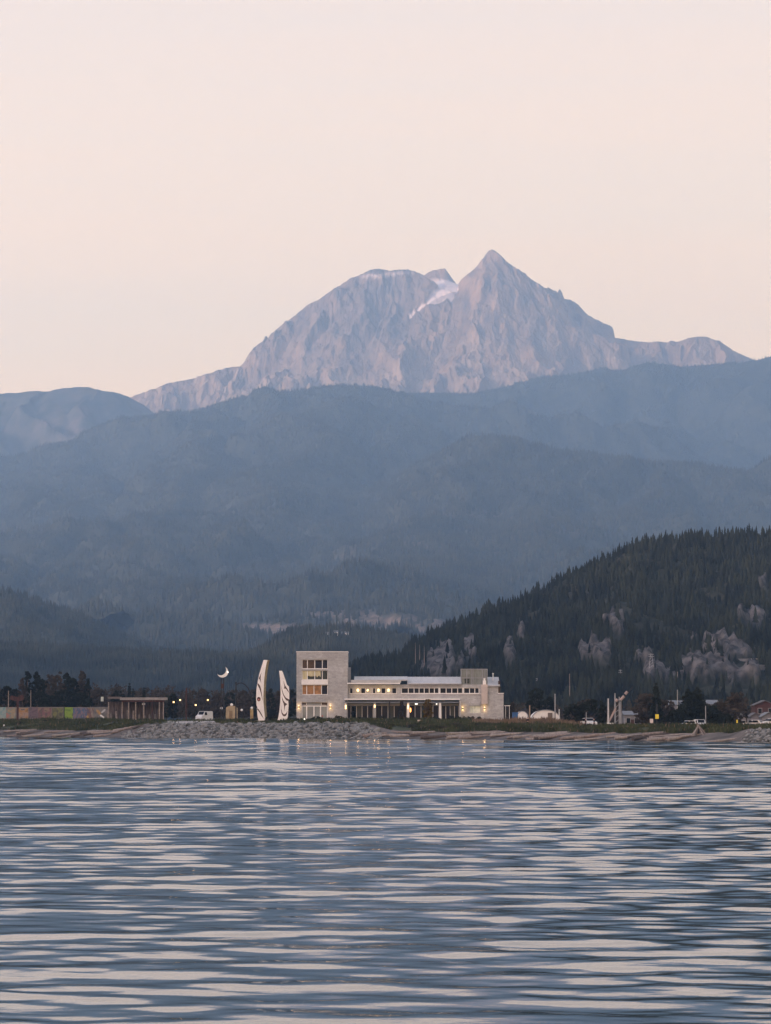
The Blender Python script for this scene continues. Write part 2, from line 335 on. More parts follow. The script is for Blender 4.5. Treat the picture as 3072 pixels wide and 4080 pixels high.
# ---- forested hills
def cone_trees(name, xs, ys, zs, hs, m, sides=4, tiers=1, rad=.21, seed=0):
    """one mesh of many far conifers"""
    g = np.random.default_rng(seed); n = len(xs)
    Vs, Fs = [], []; off = 0
    for t in range(tiers):
        f0 = t / tiers * .86; f1 = 1.0 if t == tiers - 1 else min(1.0, (t + 1) / tiers * .86 + .22)
        rr = rad * (1 - .78 * t / max(tiers, 1.001))
        a = g.random(n)[:, None] * 6.283 + np.arange(sides)[None] * 2 * math.pi / sides
        jr = rr * hs[:, None] * (0.72 + .56 * g.random((n, sides)))
        jz = (f0 + (.04 if tiers > 1 else .0) * (g.random((n, sides)) - .5)) * hs[:, None]
        ring = np.stack([xs[:, None] + np.cos(a) * jr, ys[:, None] + np.sin(a) * jr, zs[:, None] + jz], -1)
        apex = np.stack([xs + (g.random(n) - .5) * .05 * hs, ys, zs + hs * f1], -1)[:, None]
        V = np.concatenate([ring, apex], 1)
        b = off + np.arange(n)[:, None] * (sides + 1)
        i = np.arange(sides)[None]
        Fc = np.stack([b + i, b + (i + 1) % sides, np.repeat(b + sides, sides, 1)], -1)
        Vs.append(V.reshape(-1, 3)); Fs.append(Fc.reshape(-1, 3)); off += n * (sides + 1)
    o = mesh_np(name, np.concatenate(Vs), np.concatenate(Fs), m, False)
    return o
def scatter(f, n, seed, ymin=None, ymax=None, zmin=8, mask=None, px=(-80, 3150)):
    g = np.random.default_rng(seed)
    y = g.uniform(ymin or f.ys[0], ymax or f.ys[-1], n); u = (g.uniform(px[0], px[1], n) - 1536) / F_PX; x = u * y
    z = f.sample(x, y); ok = z > zmin
    if mask is not None: ok &= g.random(n) > f.sample(x, y, mask)
    return x[ok], y[ok], z[ok]
FOREST = material('forest_needles', (.040, .046, .037), (.014, .018, .017), .95, .02, 8, 0.05)
def hill_material(name, c1, c2, sc=.012): return material(name, c1, c2, .97, sc, 8, 0.05)
def expfall(L, p=1.0): return lambda d, z: (z + 12) * np.exp(-(d / L) ** p) - 12
def forest_hill(name, x, Yr, n, crest, Y, L, spurs, seed, amp, ntrees, th, p=1.15, bare=None, cols=((.037, .042, .034), (.018, .023, .020)), treepx=(-80, 3150), wob=0, label=''):
    f = Field(x[0], x[1], n[0], Yr[0], Yr[1], n[1])
    sc = Y / 9000.0
    wx = fbm(f.X / (500 * sc), f.Y / (500 * sc), seed, 4) * 110 * sc; wy = fbm(f.X / (500 * sc), f.Y / (500 * sc), seed + 9, 4) * 110 * sc
    f.ridge(crestline(crest, Y, wob), expfall(L, p), wx=wx * .2, wy=wy, ax=2.6)
    for s in spurs: f.ridge(line(s), expfall(L * .55, p), wx=wx, wy=wy, ax=1.6)
    near = .15 + .85 * sstep(0, 350 * sc, f.D)
    f.Z += (ridged(f.X / (330 * sc), f.Y / (620 * sc), seed + 20, 5) * amp + fbm(f.X / (60 * sc), f.Y / (80 * sc), seed + 30, 3) * amp * .18) * near * np.clip(f.Z / (60 * sc), 0, 1)
    px, py = f.screen()
    b = np.zeros_like(px)
    for (cx, cyy, rx, ry, st) in (bare or []):
        nz_ = .5 * fbm(px / 60, py / 30, seed + 44, 4)
        b = np.maximum(b, st * (1 - sstep(.55, 1.05, np.hypot((px - cx) / rx, (py - cyy) / ry) + nz_)))
    m = hill_material(name + '_forest_floor_' + str(seed), *cols, sc=.03 / sc)
    o = f.mesh(name, m); attr(o, 'bare', b)
    if label: o['label'] = label
    mix_by_attr(m, [('bare', (.185, .15, .135), (.075, .065, .058), .05 / sc)])
    if ntrees:
        xs, ys, zs = scatter(f, ntrees, seed, mask=np.clip(b * 1.3, 0, 1), px=treepx, ymax=Y + 60 * sc)
        g = np.random.default_rng(seed + 5); hs = th * (.55 + .75 * g.random(len(xs)))
        t = cone_trees('forest', xs, ys, zs - .4, hs, FOREST, 4, 1, .20, seed); kind(t, 'stuff', 'conifer forest covering the ' + (label or name))
        # the crest line gets its own uneven row of tree tops
        cr = np.array(crestline(crest, Y, wob)); k = np.linspace(0, 1, int(900)); ci = np.linspace(0, 1, len(cr))
    return f
forest_hill('hill', (-3000, 900), (12300, 15200), (420, 150), [(-700, 1600), (-200, 1580), (0, 1572), (60, 1570), (120, 1567), (200, 1567), (300, 1552), (345, 1550), (400, 1570), (470, 1578), (500, 1590), (560, 1625), (640, 1690), (760, 1790), (900, 1900)], 14600, 1500,
            [[(200, 1570, 14560), (230, 1680, 14150), (260, 1800, 13700)], [(0, 1590, 14560), (20, 1720, 14000)], [(400, 1570, 14560), (440, 1680, 14200)]], 300, 60, 0, 14,
            bare=[(300, 1720, 60, 70, .55), (200, 1690, 60, 24, .4), (330, 1640, 40, 30, .35), (440, 1690, 24, 20, .4)], cols=((.07, .068, .062), (.028, .034, .03)), label='blue far ridge with pale gullies behind the left slopes')
forest_hill('hill', (-1200, 3000), (10600, 14800), (440, 160), [(900, 1640), (1200, 1600), (1420, 1580), (1570, 1574), (1750, 1570), (1900, 1566), (1980, 1550), (2150, 1517), (2300, 1497), (2400, 1476), (2470, 1482), (2560, 1455), (2620, 1462), (2700, 1470), (2900, 1455), (3072, 1432), (3400, 1400), (4000, 1380)], 14000, 2600,
            [[(2150, 1517, 14000), (2100, 1650, 13300), (2000, 1800, 12500)], [(2700, 1470, 14000), (2650, 1640, 13200), (2600, 1800, 12300)], [(3072, 1432, 14000), (3050, 1600, 13200)]], 330, 70, 60000, 11, label='pale blue forested ridge below the rocky mountain')
forest_hill('hill', (-2700, 2300), (5400, 13300), (460, 330), [(-900, 2150), (-500, 2040), (-200, 1960), (0, 1905), (110, 1840), (280, 1770), (420, 1712), (560, 1662), (720, 1640), (900, 1617), (1020, 1590), (1150, 1563), (1250, 1548), (1350, 1540), (1450, 1548), (1530, 1566), (1620, 1592), (1760, 1622), (1950, 1650), (2200, 1690), (2500, 1740)], 12600, 3100,
            [[(1350, 1540, 12600), (1300, 1700, 10900), (1150, 1900, 9800), (1000, 2150, 8300)], [(900, 1617, 12600), (820, 1800, 10700), (700, 2050, 9200)], [(280, 1770, 12600), (330, 1950, 10600), (300, 2150, 9000)], [(1530, 1568, 12600), (1600, 1750, 11000), (1560, 1950, 9900)]], 360, 75, 110000, 12, label='broad forested mountain on the left in blue haze')
forest_hill('hill', (-1500, 2600), (4700, 11900), (440, 340), [(600, 2520), (800, 2440), (960, 2350), (1100, 2260), (1250, 2180), (1350, 2080), (1450, 1995), (1540, 1930), (1620, 1890), (1720, 1830), (1850, 1780), (1950, 1755), (2080, 1765), (2250, 1795), (2400, 1815), (2600, 1838), (2800, 1858), (3072, 1880), (3600, 1900)], 9700, 2050,
            [[(1950, 1755, 9700), (1850, 1950, 8700), (1700, 2180, 7500), (1560, 2350, 6300)], [(2250, 1790, 9700), (2200, 2000, 8500), (2050, 2250, 7000)], [(1450, 1995, 9700), (1350, 2200, 8300), (1150, 2400, 6700)], [(2700, 1850, 9700), (2600, 2050, 8200)]], 400, 60, 100000, 13,
            bare=[(1640, 2170, 70, 40, .25), (1900, 2050, 160, 18, .3), (1370, 2200, 60, 16, .3), (2240, 2120, 80, 14, .22)], label='mid forested mountain below the pyramid peak')
forest_hill('hill', (-900, 1100), (4000, 5600), (360, 170), [(300, 2640), (600, 2570), (850, 2530), (950, 2490), (1080, 2465), (1200, 2440), (1400, 2418), (1600, 2405), (1800, 2415), (2000, 2440), (2300, 2460), (2600, 2470)], 5300, 620, [[(1400, 2418, 5300), (1380, 2500, 4900)], [(1100, 2465, 5300), (1050, 2540, 4900)]], 430, 16, 16000, 13,
            bare=[(1080, 2510, 190, 34, .85), (1500, 2480, 280, 40, .62), (1350, 2450, 160, 24, .5), (1750, 2510, 140, 30, .5)], label='low rise with a bare brown clearing')
forest_hill('hill', (-1500, 500), (3300, 5200), (380, 170), [(-900, 2250), (-400, 2290), (-100, 2330), (0, 2358), (80, 2375), (150, 2392), (230, 2430), (300, 2455), (350, 2480), (400, 2505), (480, 2560), (620, 2610)], 4700, 560, [[(0, 2358, 4700), (30, 2470, 4300), (100, 2560, 3900)], [(230, 2430, 4700), (280, 2520, 4300)]], 460, 14, 30000, 9.5, label='dark wooded hill at the left edge')
VALLEY = forest_hill('hill', (-900, 900), (2450, 3700), (340, 120), [(-500, 2600), (0, 2580), (300, 2585), (600, 2615), (900, 2622), (1150, 2604), (1240, 2570), (1290, 2532), (1335, 2506), (1410, 2506), (1460, 2520), (1560, 2538), (1700, 2580), (2000, 2600), (2400, 2640)], 3400, 420, [[(1335, 2506, 3400), (1300, 2610, 3000)]], 490, 8, 52000, 8, bare=[(1345, 2534, 66, 22, .62)], label='dark valley forest behind the shore')

def build_shading_ridge():
    # ridge added out of view, sized to keep the low sun off the foreground
    f = Field(-3300, -700, 60, -1200, 3000, 80)
    f.ridge([(-1700, -1200, 560), (-1750, -300, 640), (-1800, 800, 690), (-1900, 1900, 650), (-2100, 2800, 520)], lambda d, z: (z + 12) * np.clip(1 - (d / 900) ** 1.2, -.1, 1) - 12)
    f.Z += ridged(f.X / 400, f.Y / 400, 701, 4) * 22 * np.clip(f.Z / 100, 0, 1)
    o = f.mesh('hill', hill_material('shading_ridge_forest', (.036, .046, .028), (.018, .026, .018), .02)); o['label'] = 'unseen forested ridge added to shade the foreground'
build_shading_ridge()

# ------------------------------------------------------------------ mesh builder for the near things
class MB:
    def __init__(s): s.v = []; s.f = []; s.sm = []
    def _add(s, vs, fs, smooth=False):
        o = len(s.v); s.v += [tuple(map(float, p)) for p in vs]; s.f += [tuple(i + o for i in f) for f in fs]; s.sm += [smooth] * len(fs); return s
    def box(s, x0, x1, y0, y1, z0, z1):
        return s._add([(x0, y0, z0), (x1, y0, z0), (x1, y1, z0), (x0, y1, z0), (x0, y0, z1), (x1, y0, z1), (x1, y1, z1), (x0, y1, z1)],
                      [(0, 1, 5, 4), (1, 2, 6, 5), (2, 3, 7, 6), (3, 0, 4, 7), (4, 5, 6, 7), (3, 2, 1, 0)])
    def prism(s, poly, y0, ext):
        """polygon [(x, z)] on the plane y = y0, swept along the vector ext"""
        n = len(poly); a = [(x, y0, z) for x, z in poly]; b = [(x + ext[0], y0 + ext[1], z + ext[2]) for x, z in poly]
        return s._add(a + b, [tuple(range(n)), tuple(range(2 * n - 1, n - 1, -1))] + [((i + 1) % n, i, n + i, n + (i + 1) % n) for i in range(n)])
    def prism_x(s, poly, x0, x1):
        """polygon [(y, z)] swept along x"""
        n = len(poly); a = [(x0, y, z) for y, z in poly]; b = [(x1, y, z) for y, z in poly]
        return s._add(a + b, [tuple(range(n)), tuple(range(2 * n - 1, n - 1, -1))] + [((i + 1) % n, i, n + i, n + (i + 1) % n) for i in range(n)])
    def tube(s, pts, rad, n=7, cap=True, smooth=True):
        pts = [Vector(p) for p in pts]; rad = rad if hasattr(rad, '__len__') else [rad] * len(pts); rings = []; vs = []
        for i, p in enumerate(pts):
            d = (pts[min(i + 1, len(pts) - 1)] - pts[max(i - 1, 0)]).normalized()
            a = d.cross(Vector((0, 1, 0)) if abs(d.y) < .9 else Vector((1, 0, 0))).normalized(); b = d.cross(a)
            vs += [p + (a * math.cos(2 * math.pi * k / n) + b * math.sin(2 * math.pi * k / n)) * rad[i] for k in range(n)]
        fs = [(i * n + k, i * n + (k + 1) % n, (i + 1) * n + (k + 1) % n, (i + 1) * n + k) for i in range(len(pts) - 1) for k in range(n)]
        s._add(vs, fs, smooth)
        if cap: s._add(vs[:n], [tuple(range(n - 1, -1, -1))]); s._add(vs[-n:], [tuple(range(n))])
        return s
    def ball(s, c, r, u=10, v=6, sq=(1, 1, 1)):
        vs = [(c[0], c[1], c[2] - r * sq[2])]
        for j in range(1, v):
            for i in range(u):
                a, b = 2 * math.pi * i / u, math.pi * j / v
                vs.append((c[0] + r * sq[0] * math.sin(b) * math.cos(a), c[1] + r * sq[1] * math.sin(b) * math.sin(a), c[2] - r * sq[2] * math.cos(b)))
        vs.append((c[0], c[1], c[2] + r * sq[2])); L = len(vs) - 1
        fs = [(0, 1 + (i + 1) % u, 1 + i) for i in range(u)] + [(1 + j * u + i, 1 + j * u + (i + 1) % u, 1 + (j + 1) * u + (i + 1) % u, 1 + (j + 1) * u + i) for j in range(v - 2) for i in range(u)]
        fs += [(1 + (v - 2) * u + i, 1 + (v - 2) * u + (i + 1) % u, L) for i in range(u)]
        return s._add(vs, fs, True)
    def wall(s, x0, x1, z0, z1, y, depth, holes):
        """front wall sheet at y with rectangular holes (x0, x1, z0, z1), each with reveals running back by depth"""
        xs = sorted({x0, x1} | {max(x0, min(x1, v)) for h in holes for v in h[:2]}); zs = sorted({z0, z1} | {max(z0, min(z1, v)) for h in holes for v in h[2:]})
        for i in range(len(xs) - 1):
            for j in range(len(zs) - 1):
                cx, cz = (xs[i] + xs[i + 1]) / 2, (zs[j] + zs[j + 1]) / 2
                if any(h[0] < cx < h[1] and h[2] < cz < h[3] for h in holes): continue
                s._add([(xs[i], y, zs[j]), (xs[i + 1], y, zs[j]), (xs[i + 1], y, zs[j + 1]), (xs[i], y, zs[j + 1])], [(0, 1, 2, 3)])
        for a, b, c, d in holes:
            q = y + depth
            s._add([(a, y, c), (b, y, c), (b, y, d), (a, y, d), (a, q, c), (b, q, c), (b, q, d), (a, q, d)], [(0, 1, 5, 4), (1, 2, 6, 5), (2, 3, 7, 6), (3, 0, 4, 7)])
        return s
    def build(s, name, m=None, parent=None, loc=None, rotz=0):
        me = bpy.data.meshes.new(name); me.from_pydata(s.v, [], s.f); me.update()
        me.polygons.foreach_set('use_smooth', s.sm)
        if m: me.materials.append(m)
        o = link(bpy.data.objects.new(name, me))
        if parent: o.parent = parent
        if loc is not None: o.location = loc; o.rotation_euler = (0, 0, rotz)
        return o
def tag(o, label, cat, group=None):
    o['label'] = label; o['category'] = cat
    if group: o['group'] = group
    return o
def thing(name, label, cat, loc, rotz=0, group=None):
    o = link(bpy.data.objects.new(name, None)); o.location = loc; o.rotation_euler = (0, 0, rotz); o.empty_display_size = .2
    return tag(o, label, cat, group)
def kids(o): return [c for c in COL.objects if c.parent == o]
def copy_thing(o, loc, rotz=0, label=None, scale=None, tree=None):
    """a copy of a thing with copies of its parts and their sub-parts"""
    c = o.copy(); COL.objects.link(c); c.location = loc; c.rotation_euler = (0, 0, rotz)
    if scale is not None: c.scale = scale if hasattr(scale, '__len__') else (scale,) * 3
    if label: c['label'] = label
    def rec(src, dst):
        for ch in src.children:
            k = ch.copy(); COL.objects.link(k); k.parent = dst; rec(ch, k)
    rec(o, c); return c

# ---- shared materials of the town
stone = material('pale_stone_cladding', (.50, .505, .51), (.385, .387, .393), .9, 1.3, 8, .15, lo=.3, hi=.7)
def add_courses(m):
    n = m.node_tree; b = n.nodes['Principled BSDF']; src = b.inputs['Base Color'].links[0].from_socket
    t = n.nodes.new('ShaderNodeTexCoord'); sp = n.nodes.new('ShaderNodeSeparateXYZ'); cb = n.nodes.new('ShaderNodeCombineXYZ'); n.links.new(t.outputs['Object'], sp.inputs[0])
    ad = n.nodes.new('ShaderNodeMath'); n.links.new(sp.outputs['X'], ad.inputs[0]); n.links.new(sp.outputs['Y'], ad.inputs[1]); n.links.new(ad.outputs[0], cb.inputs['X']); n.links.new(sp.outputs['Z'], cb.inputs['Y'])
    br = n.nodes.new('ShaderNodeTexBrick'); br.inputs['Scale'].default_value = 1.0; br.inputs['Brick Width'].default_value = .9; br.inputs['Row Height'].default_value = .32; br.inputs['Mortar Size'].default_value = .018
    br.inputs['Color1'].default_value = (1, 1, 1, 1); br.inputs['Color2'].default_value = (.80, .79, .78, 1); br.inputs['Mortar'].default_value = (.66, .65, .64, 1); n.links.new(cb.outputs[0], br.inputs['Vector'])
    st = n.nodes.new('ShaderNodeTexNoise'); st.inputs['Scale'].default_value = .22; st.inputs['Detail'].default_value = 6; n.links.new(t.outputs['Object'], st.inputs['Vector'])
    sr = n.nodes.new('ShaderNodeMapRange'); sr.inputs[1].default_value = .3; sr.inputs[2].default_value = .7; sr.inputs[3].default_value = .84; sr.inputs[4].default_value = 1.08; n.links.new(st.outputs['Fac'], sr.inputs[0])
    m1 = n.nodes.new('ShaderNodeMix'); m1.data_type = 'RGBA'; m1.blend_type = 'MULTIPLY'; m1.inputs[0].default_value = 1; n.links.new(src, m1.inputs[6]); n.links.new(br.outputs['Color'], m1.inputs[7])
    m2 = n.nodes.new('ShaderNodeVectorMath'); m2.operation = 'SCALE'; n.links.new(m1.outputs[2], m2.inputs[0]); n.links.new(sr.outputs[0], m2.inputs['Scale']); n.links.new(m2.outputs[0], b.inputs['Base Color'])
add_courses(stone)
white_paint = material('white_paint', (.80, .79, .77), (.72, .71, .70), .5, .8, 3)
pale_metal = material('pale_roof_metal', (.42, .42, .425), (.35, .35, .355), .45, .5, 4, .4, stretch=(3, .3, .3))
grey_metal = material('grey_metal', (.30, .31, .33), (.22, .23, .25), .5, 1.0, 3, .4)
black_metal = material('dark_metal', (.03, .03, .032), (.018, .018, .02), .6, 1.0, 3)
dark_wood = material('dark_red_timber', (.075, .034, .028), (.04, .02, .018), .8, 1.2, 5, stretch=(3, 3, .5))
grey_wood = material('weathered_wood', (.30, .255, .225), (.15, .125, .11), .9, 1.6, 6, stretch=(1, 1, 4))
glass = material('dark_glass', (.010, .013, .017), (.006, .008, .011), .05, .3, 2, .06)
glass_pale = material('pale_frosted_glass', (.24, .265, .26), (.17, .19, .19), .12, .35, 4, .15)
awning = material('slate_awning', (.26, .28, .31), (.20, .22, .25), .7, .6, 3)
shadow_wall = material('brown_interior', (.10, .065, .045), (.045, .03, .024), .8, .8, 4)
lamp_glow = material('warm_lamp_glass', (.9, .8, .6), None, .3, 1, 1, emit=(1.0, .60, .22), estr=3.2)
lamp_white = material('cool_lamp_glass', (.9, .9, .9), None, .3, 1, 1, emit=(1.0, .93, .80), estr=2.2)
flame = material('flame_glow', (.9, .5, .2), None, .3, 1, 1, emit=(1.0, .34, .08), estr=4.0)
amber_lit = material('amber_lit_room', (.32, .16, .07), (.12, .06, .03), .8, .9, 5, emit=(1.0, .46, .16), estr=.10)
curtain_lit = material('cream_lit_curtain', (.50, .44, .28), (.32, .27, .17), .9, 1.2, 4, stretch=(5, 1, .5), emit=(1.0, .85, .5), estr=.10)
screen_mat = material('green_grey_screen', (.22, .235, .215), (.15, .165, .15), .8, 2.0, 5, stretch=(4, 1, .4))
asphalt = material('asphalt', (.075, .073, .072), (.05, .05, .05), .9, 1.5, 6)
gravel_path = material('pale_gravel', (.36, .345, .33), (.25, .24, .23), .95, .8, 7)
bark = material('bark', (.10, .08, .065), (.05, .04, .034), .95, 2, 6, stretch=(3, 3, .6))
leaf_dark = material('dark_evergreen_leaves', (.020, .026, .017), (.009, .012, .009), .9, .5, 6, .1)
leaf_brown = material('olive_brown_leaves', (.074, .060, .046), (.030, .026, .021), .9, .5, 6, .1)
leaf_green = material('grey_green_leaves', (.050, .056, .036), (.022, .026, .018), .9, .5, 6, .1)
rock_mat = material('riprap_granite', (.27, .275, .27), (.115, .12, .12), .92, 1.1, 8, .2, lo=.3, hi=.72, bump=.5)
rock_dark = material('dark_riprap_granite', (.12, .125, .12), (.055, .06, .06), .92, 1.1, 8, .2, lo=.3, hi=.72, bump=.5)

# ------------------------------------------------------------------ rocky wooded hill on the right
def conifer_mesh(name, seed, tiers=6, sides=8):
    """one spruce-like tree 1 m tall: ragged skirts of branches round a thin trunk"""
    g = random.Random(seed); m = MB(); vs = []; fs = []
    for t in range(tiers):
        z0 = .10 + .86 * (t / tiers) ** .95; z1 = min(1.0, z0 + .30 * (1 - .55 * t / tiers)); r = .20 * (1 - .86 * t / tiers) * g.uniform(.85, 1.15)
        if t == tiers - 1: z1 = 1.0
        cx, cy_ = g.uniform(-.01, .01), g.uniform(-.01, .01); n = sides * 2; ring = []
        for k in range(n):
            a = 2 * math.pi * k / n + g.uniform(-.12, .12); rr = r * (g.uniform(.85, 1.2) if k % 2 == 0 else g.uniform(.35, .6)); ring.append((cx + rr * math.cos(a), cy_ + rr * math.sin(a), z0 - (.05 if k % 2 == 0 else -.03) * g.uniform(.4, 1.4)))
        m._add(ring + [(cx, cy_, z1)], [(k, (k + 1) % n, n) for k in range(n)])
    return m
def build_bluff():
    f = Field(-330, 360, 560, 1120, 2060, 330)
    crest = [(1180, 2760), (1380, 2700), (1450, 2668), (1560, 2650), (1690, 2650), (1750, 2632), (1795, 2588), (1840, 2524), (1890, 2474), (1950, 2440), (2050, 2404), (2150, 2372), (2240, 2322), (2330, 2282), (2420, 2236), (2500, 2202), (2600, 2172), (2750, 2150), (2900, 2142), (3072, 2140), (3300, 2140), (3700, 2170)]
    wx = fbm(f.X / 60, f.Y / 60, 511, 4) * 14; wy = fbm(f.X / 60, f.Y / 60, 521, 4) * 14
    f.ridge(crestline(crest, 1850), lambda d, z: 3 + (z - 3) * np.clip(1 - (d / 640), 0, 1) ** 1.25, wx=wx * .3, wy=wy, ax=10.0)
    for sp in ([(2240, 2330, 1850), (2200, 2480, 1640), (2120, 2640, 1420)], [(2600, 2180, 1850), (2540, 2380, 1620), (2440, 2600, 1400)], [(3000, 2140, 1850), (2930, 2400, 1600), (2860, 2600, 1400)], [(1850, 2480, 1850), (1830, 2560, 1700), (1800, 2650, 1560)]):
        f.ridge(line(sp), lambda d, z: 3 + (z - 3) * np.exp(-(d / 95.) ** 1.4), wx=wx, wy=wy, ax=1.7)
    near = .2 + .8 * sstep(0, 90, f.D)
    f.Z += (ridged(f.X / 70, f.Y / 110, 531, 4) * 3.2 + fbm(f.X / 14, f.Y / 16, 541, 3) * 1.2) * near * np.clip((f.Z - 3) / 20, 0, 1)
    px, py = f.screen()
    spots = [(1775, 2650, 66, 58), (1740, 2690, 50, 30), (1872, 2600, 26, 40), (2077, 2540, 15, 26), (2030, 2620, 24, 34), (2466, 2505, 36, 40), (2440, 2480, 40, 18), (2392, 2606, 54, 46), (2330, 2610, 30, 26),
             (2855, 2585, 88, 42), (2815, 2680, 130, 44), (2940, 2690, 90, 34), (3014, 2478, 46, 36), (2950, 2460, 20, 26), (3040, 2328, 24, 18), (2585, 2640, 40, 20), (2640, 2700, 80, 24), (2975, 2615, 90, 12)]
    b = np.zeros_like(px); wob = .55 * fbm(px / 36, py / 60, 551, 4)
    tm = np.zeros_like(px)
    for cx, cyy, rx, ry in spots:
        if cyy > 2560: rx, ry = rx * 1.12, ry * 1.05
        b = np.maximum(b, 1 - sstep(.7, 1.0, np.hypot((px - cx) / rx, (py - cyy) / ry) + wob))
        for dy in (0, -22, -42): tm = np.maximum(tm, 1 - sstep(.7, 1.0, np.hypot((px - cx) / rx, (py + dy - cyy) / ry) + wob))
    gap = sstep(.25, .6, fbm(f.X / 30, f.Y / 55, 577, 3)) * .8
    # outcrops stand proud of the slope as broken steps
    f.Z += b * (2.0 + ridged(f.X / 9 + wx * .05, f.Y / 26, 561, 4) * 2.4 + ridged(f.X / 3.2 + wx * .05, f.Y / 16, 563, 3) * .9)
    m = hill_material('bluff_undergrowth', (.034, .036, .028), (.014, .017, .014), .09)
    o = f.mesh('hill', m); attr(o, 'bare', b); o['label'] = 'steep dark wooded bluff with bare rock faces on the right'
    mix_by_attr(m, [('bare', (.108, .104, .107), (.026, .027, .030), .20)])
    # trees too many to count down the slope, the ones on the skyline one by one
    xs, ys, zs = scatter(f, 17000, 571, mask=np.maximum(np.clip(tm * 1.3, 0, .93), gap), px=(1300, 3150), ymin=1180, ymax=1880, zmin=4.5)
    g = np.random.default_rng(572); hs = 6.4 * (.40 + .85 * g.random(len(xs)) ** 1.4) * np.clip(1 + .45 * fbm(xs / 22, ys / 40, 575, 3), .5, 1.7)
    nm = material('bluff_conifer_needles', (.024, .029, .021), (.005, .007, .007), .95, .05, 8, .05, lo=.38, hi=.62)
    t = cone_trees('forest', xs, ys, zs - .3, hs, nm, 7, 4, .21, 573); kind(t, 'stuff', 'dense dark conifers clothing the steep bluff')
    rr = random.Random(574); protos = []
    for k in range(6):
        me = conifer_mesh('conifer', 600 + k, rr.choice((6, 7, 8)))
        me.tube([(0, 0, -.06), (0, 0, .9)], [.018, .004], 5, False); protos.append(me)
    pm = []
    for k, me in enumerate(protos):
        o_ = me.build('conifer', nm); pm.append(o_)
    cr = [(a, c) for a, c in crest if a > 1350]; n = 210
    for i in range(n):
        a = 1400 + (3110 - 1400) * (i + rr.uniform(-.45, .45)) / n
        if i < 46: a = 1395 + rr.uniform(0, 380)
        Y = 1850 + rr.uniform(-26, 6); x = (a - 1536) / F_PX * Y
        z = float(f.sample(np.array([x]), np.array([Y]))[0]); h = rr.choice((rr.uniform(3.2, 5.2), rr.uniform(4.5, 7.0), rr.uniform(4.5, 7.0), rr.uniform(6.5, 9.4)))
        o_ = pm[i] if i < 6 else pm[rr.randrange(6)].copy()
        if i >= 6: COL.objects.link(o_)
        o_.location = (x, Y, z - .3); sc_ = h * rr.uniform(.9, 1.15); o_.scale = (sc_, sc_, h); o_.rotation_euler = (rr.uniform(-.04, .04), rr.uniform(-.04, .04), rr.uniform(0, 6.28))
        tag(o_, 'dark conifer standing on the skyline of the rocky wooded bluff', 'tree', 'conifers along the skyline of the bluff')
    # pylons and poles on its lower slopes, the mountain road with its pale wall
    def on(px_, py_):
        for Y in np.linspace(1180, 1850, 400):
            p = P(px_, py_, Y)
            if float(f.sample(np.array([p[0]]), np.array([Y]))[0]) >= p[2]: return p
        return P(px_, py_, 1300)
    for (a, top, base, lab, w_) in ((2595, 2604, 2662, 'faint lattice pylon beside the road on the bluff', 22), (2700, 2676, 2748, 'slim grey pole below the wide rock face', 0), (2472, 2668, 2725, 'twin-armed grey pole on the bluff foot', 14), (2270, 2684, 2800, 'tall thin grey pole at the foot of the bluff', 0), (2140, 2702, 2752, 'short pair-topped grey pole behind the round tree', 10), (1655, 2560, 2665, 'bare grey dead trunk left of two others', -1), (1672, 2568, 2665, 'bare grey dead trunk in the middle of three', -1), (1690, 2572, 2665, 'bare grey dead trunk right of two others', -1)):
        p = on(a, base); q = P(a, top, p[1]); h = q[2] - p[2]; s_ = p[1] / F_PX
        if w_ == -1: tag(MB().tube([(0, 0, -.5), (.05, 0, h * .5), (0, .1, h)], [.22, .16, .05], 6).build('dead_trunk', grey_wood, None, p), lab + ' over the long roof', 'tree', 'dead trunks behind the building')
        else:
            t = thing('power_pole', lab, 'pole', p)
            m_ = MB(); 
            if w_ == 22:
                for sx in (-1, 1):
                    m_.tube([(sx * .9, 0, 0), (sx * .25, 0, h)], .09, 4)
                for k in range(5): z0 = h * k / 5; m_.tube([(-.9 + .13 * k, 0, z0), (.77 - .13 * k, 0, z0 + h / 5)], .05, 4)
            else: m_.tube([(0, 0, -.5), (0, 0, h)], [.16, .11], 6)
            m_.build('mast', grey_wood if not w_ else grey_metal, t)
            if w_ > 0:
                for zz in (.80, .95): MB().tube([(-w_ * s_ / 2, 0, h * zz), (w_ * s_ / 2, 0, h * zz)], .09, 5).build('cross_arm', grey_metal, t)
    p = on(2960, 2628); m_ = MB()
    for (a0, b0, a1, b1, lab) in ((2745, 2632, 2790, 2628, 'short pale guard wall on the bluff road left of the trucks'), (2940, 2632, 3080, 2640, 'long pale guard wall on the bluff road'), (3000, 2655, 3080, 2662, 'lower pale guard wall at the right edge of the bluff road')):
        q0, q1 = on(a0, b0), on(a1, b1); d = q1 - q0; Ln = float(np.hypot(d[0], d[1]))
        w_ = MB().box(0, Ln, -.2, .2, -1.5, .75).build('guard_wall', material('pale_concrete', (.19, .19, .19), (.14, .14, .14), .9, .5, 6), None, q0, math.atan2(d[1], d[0])); tag(w_, lab, 'wall')
    return f, on
BLUFF, on_bluff = build_bluff()

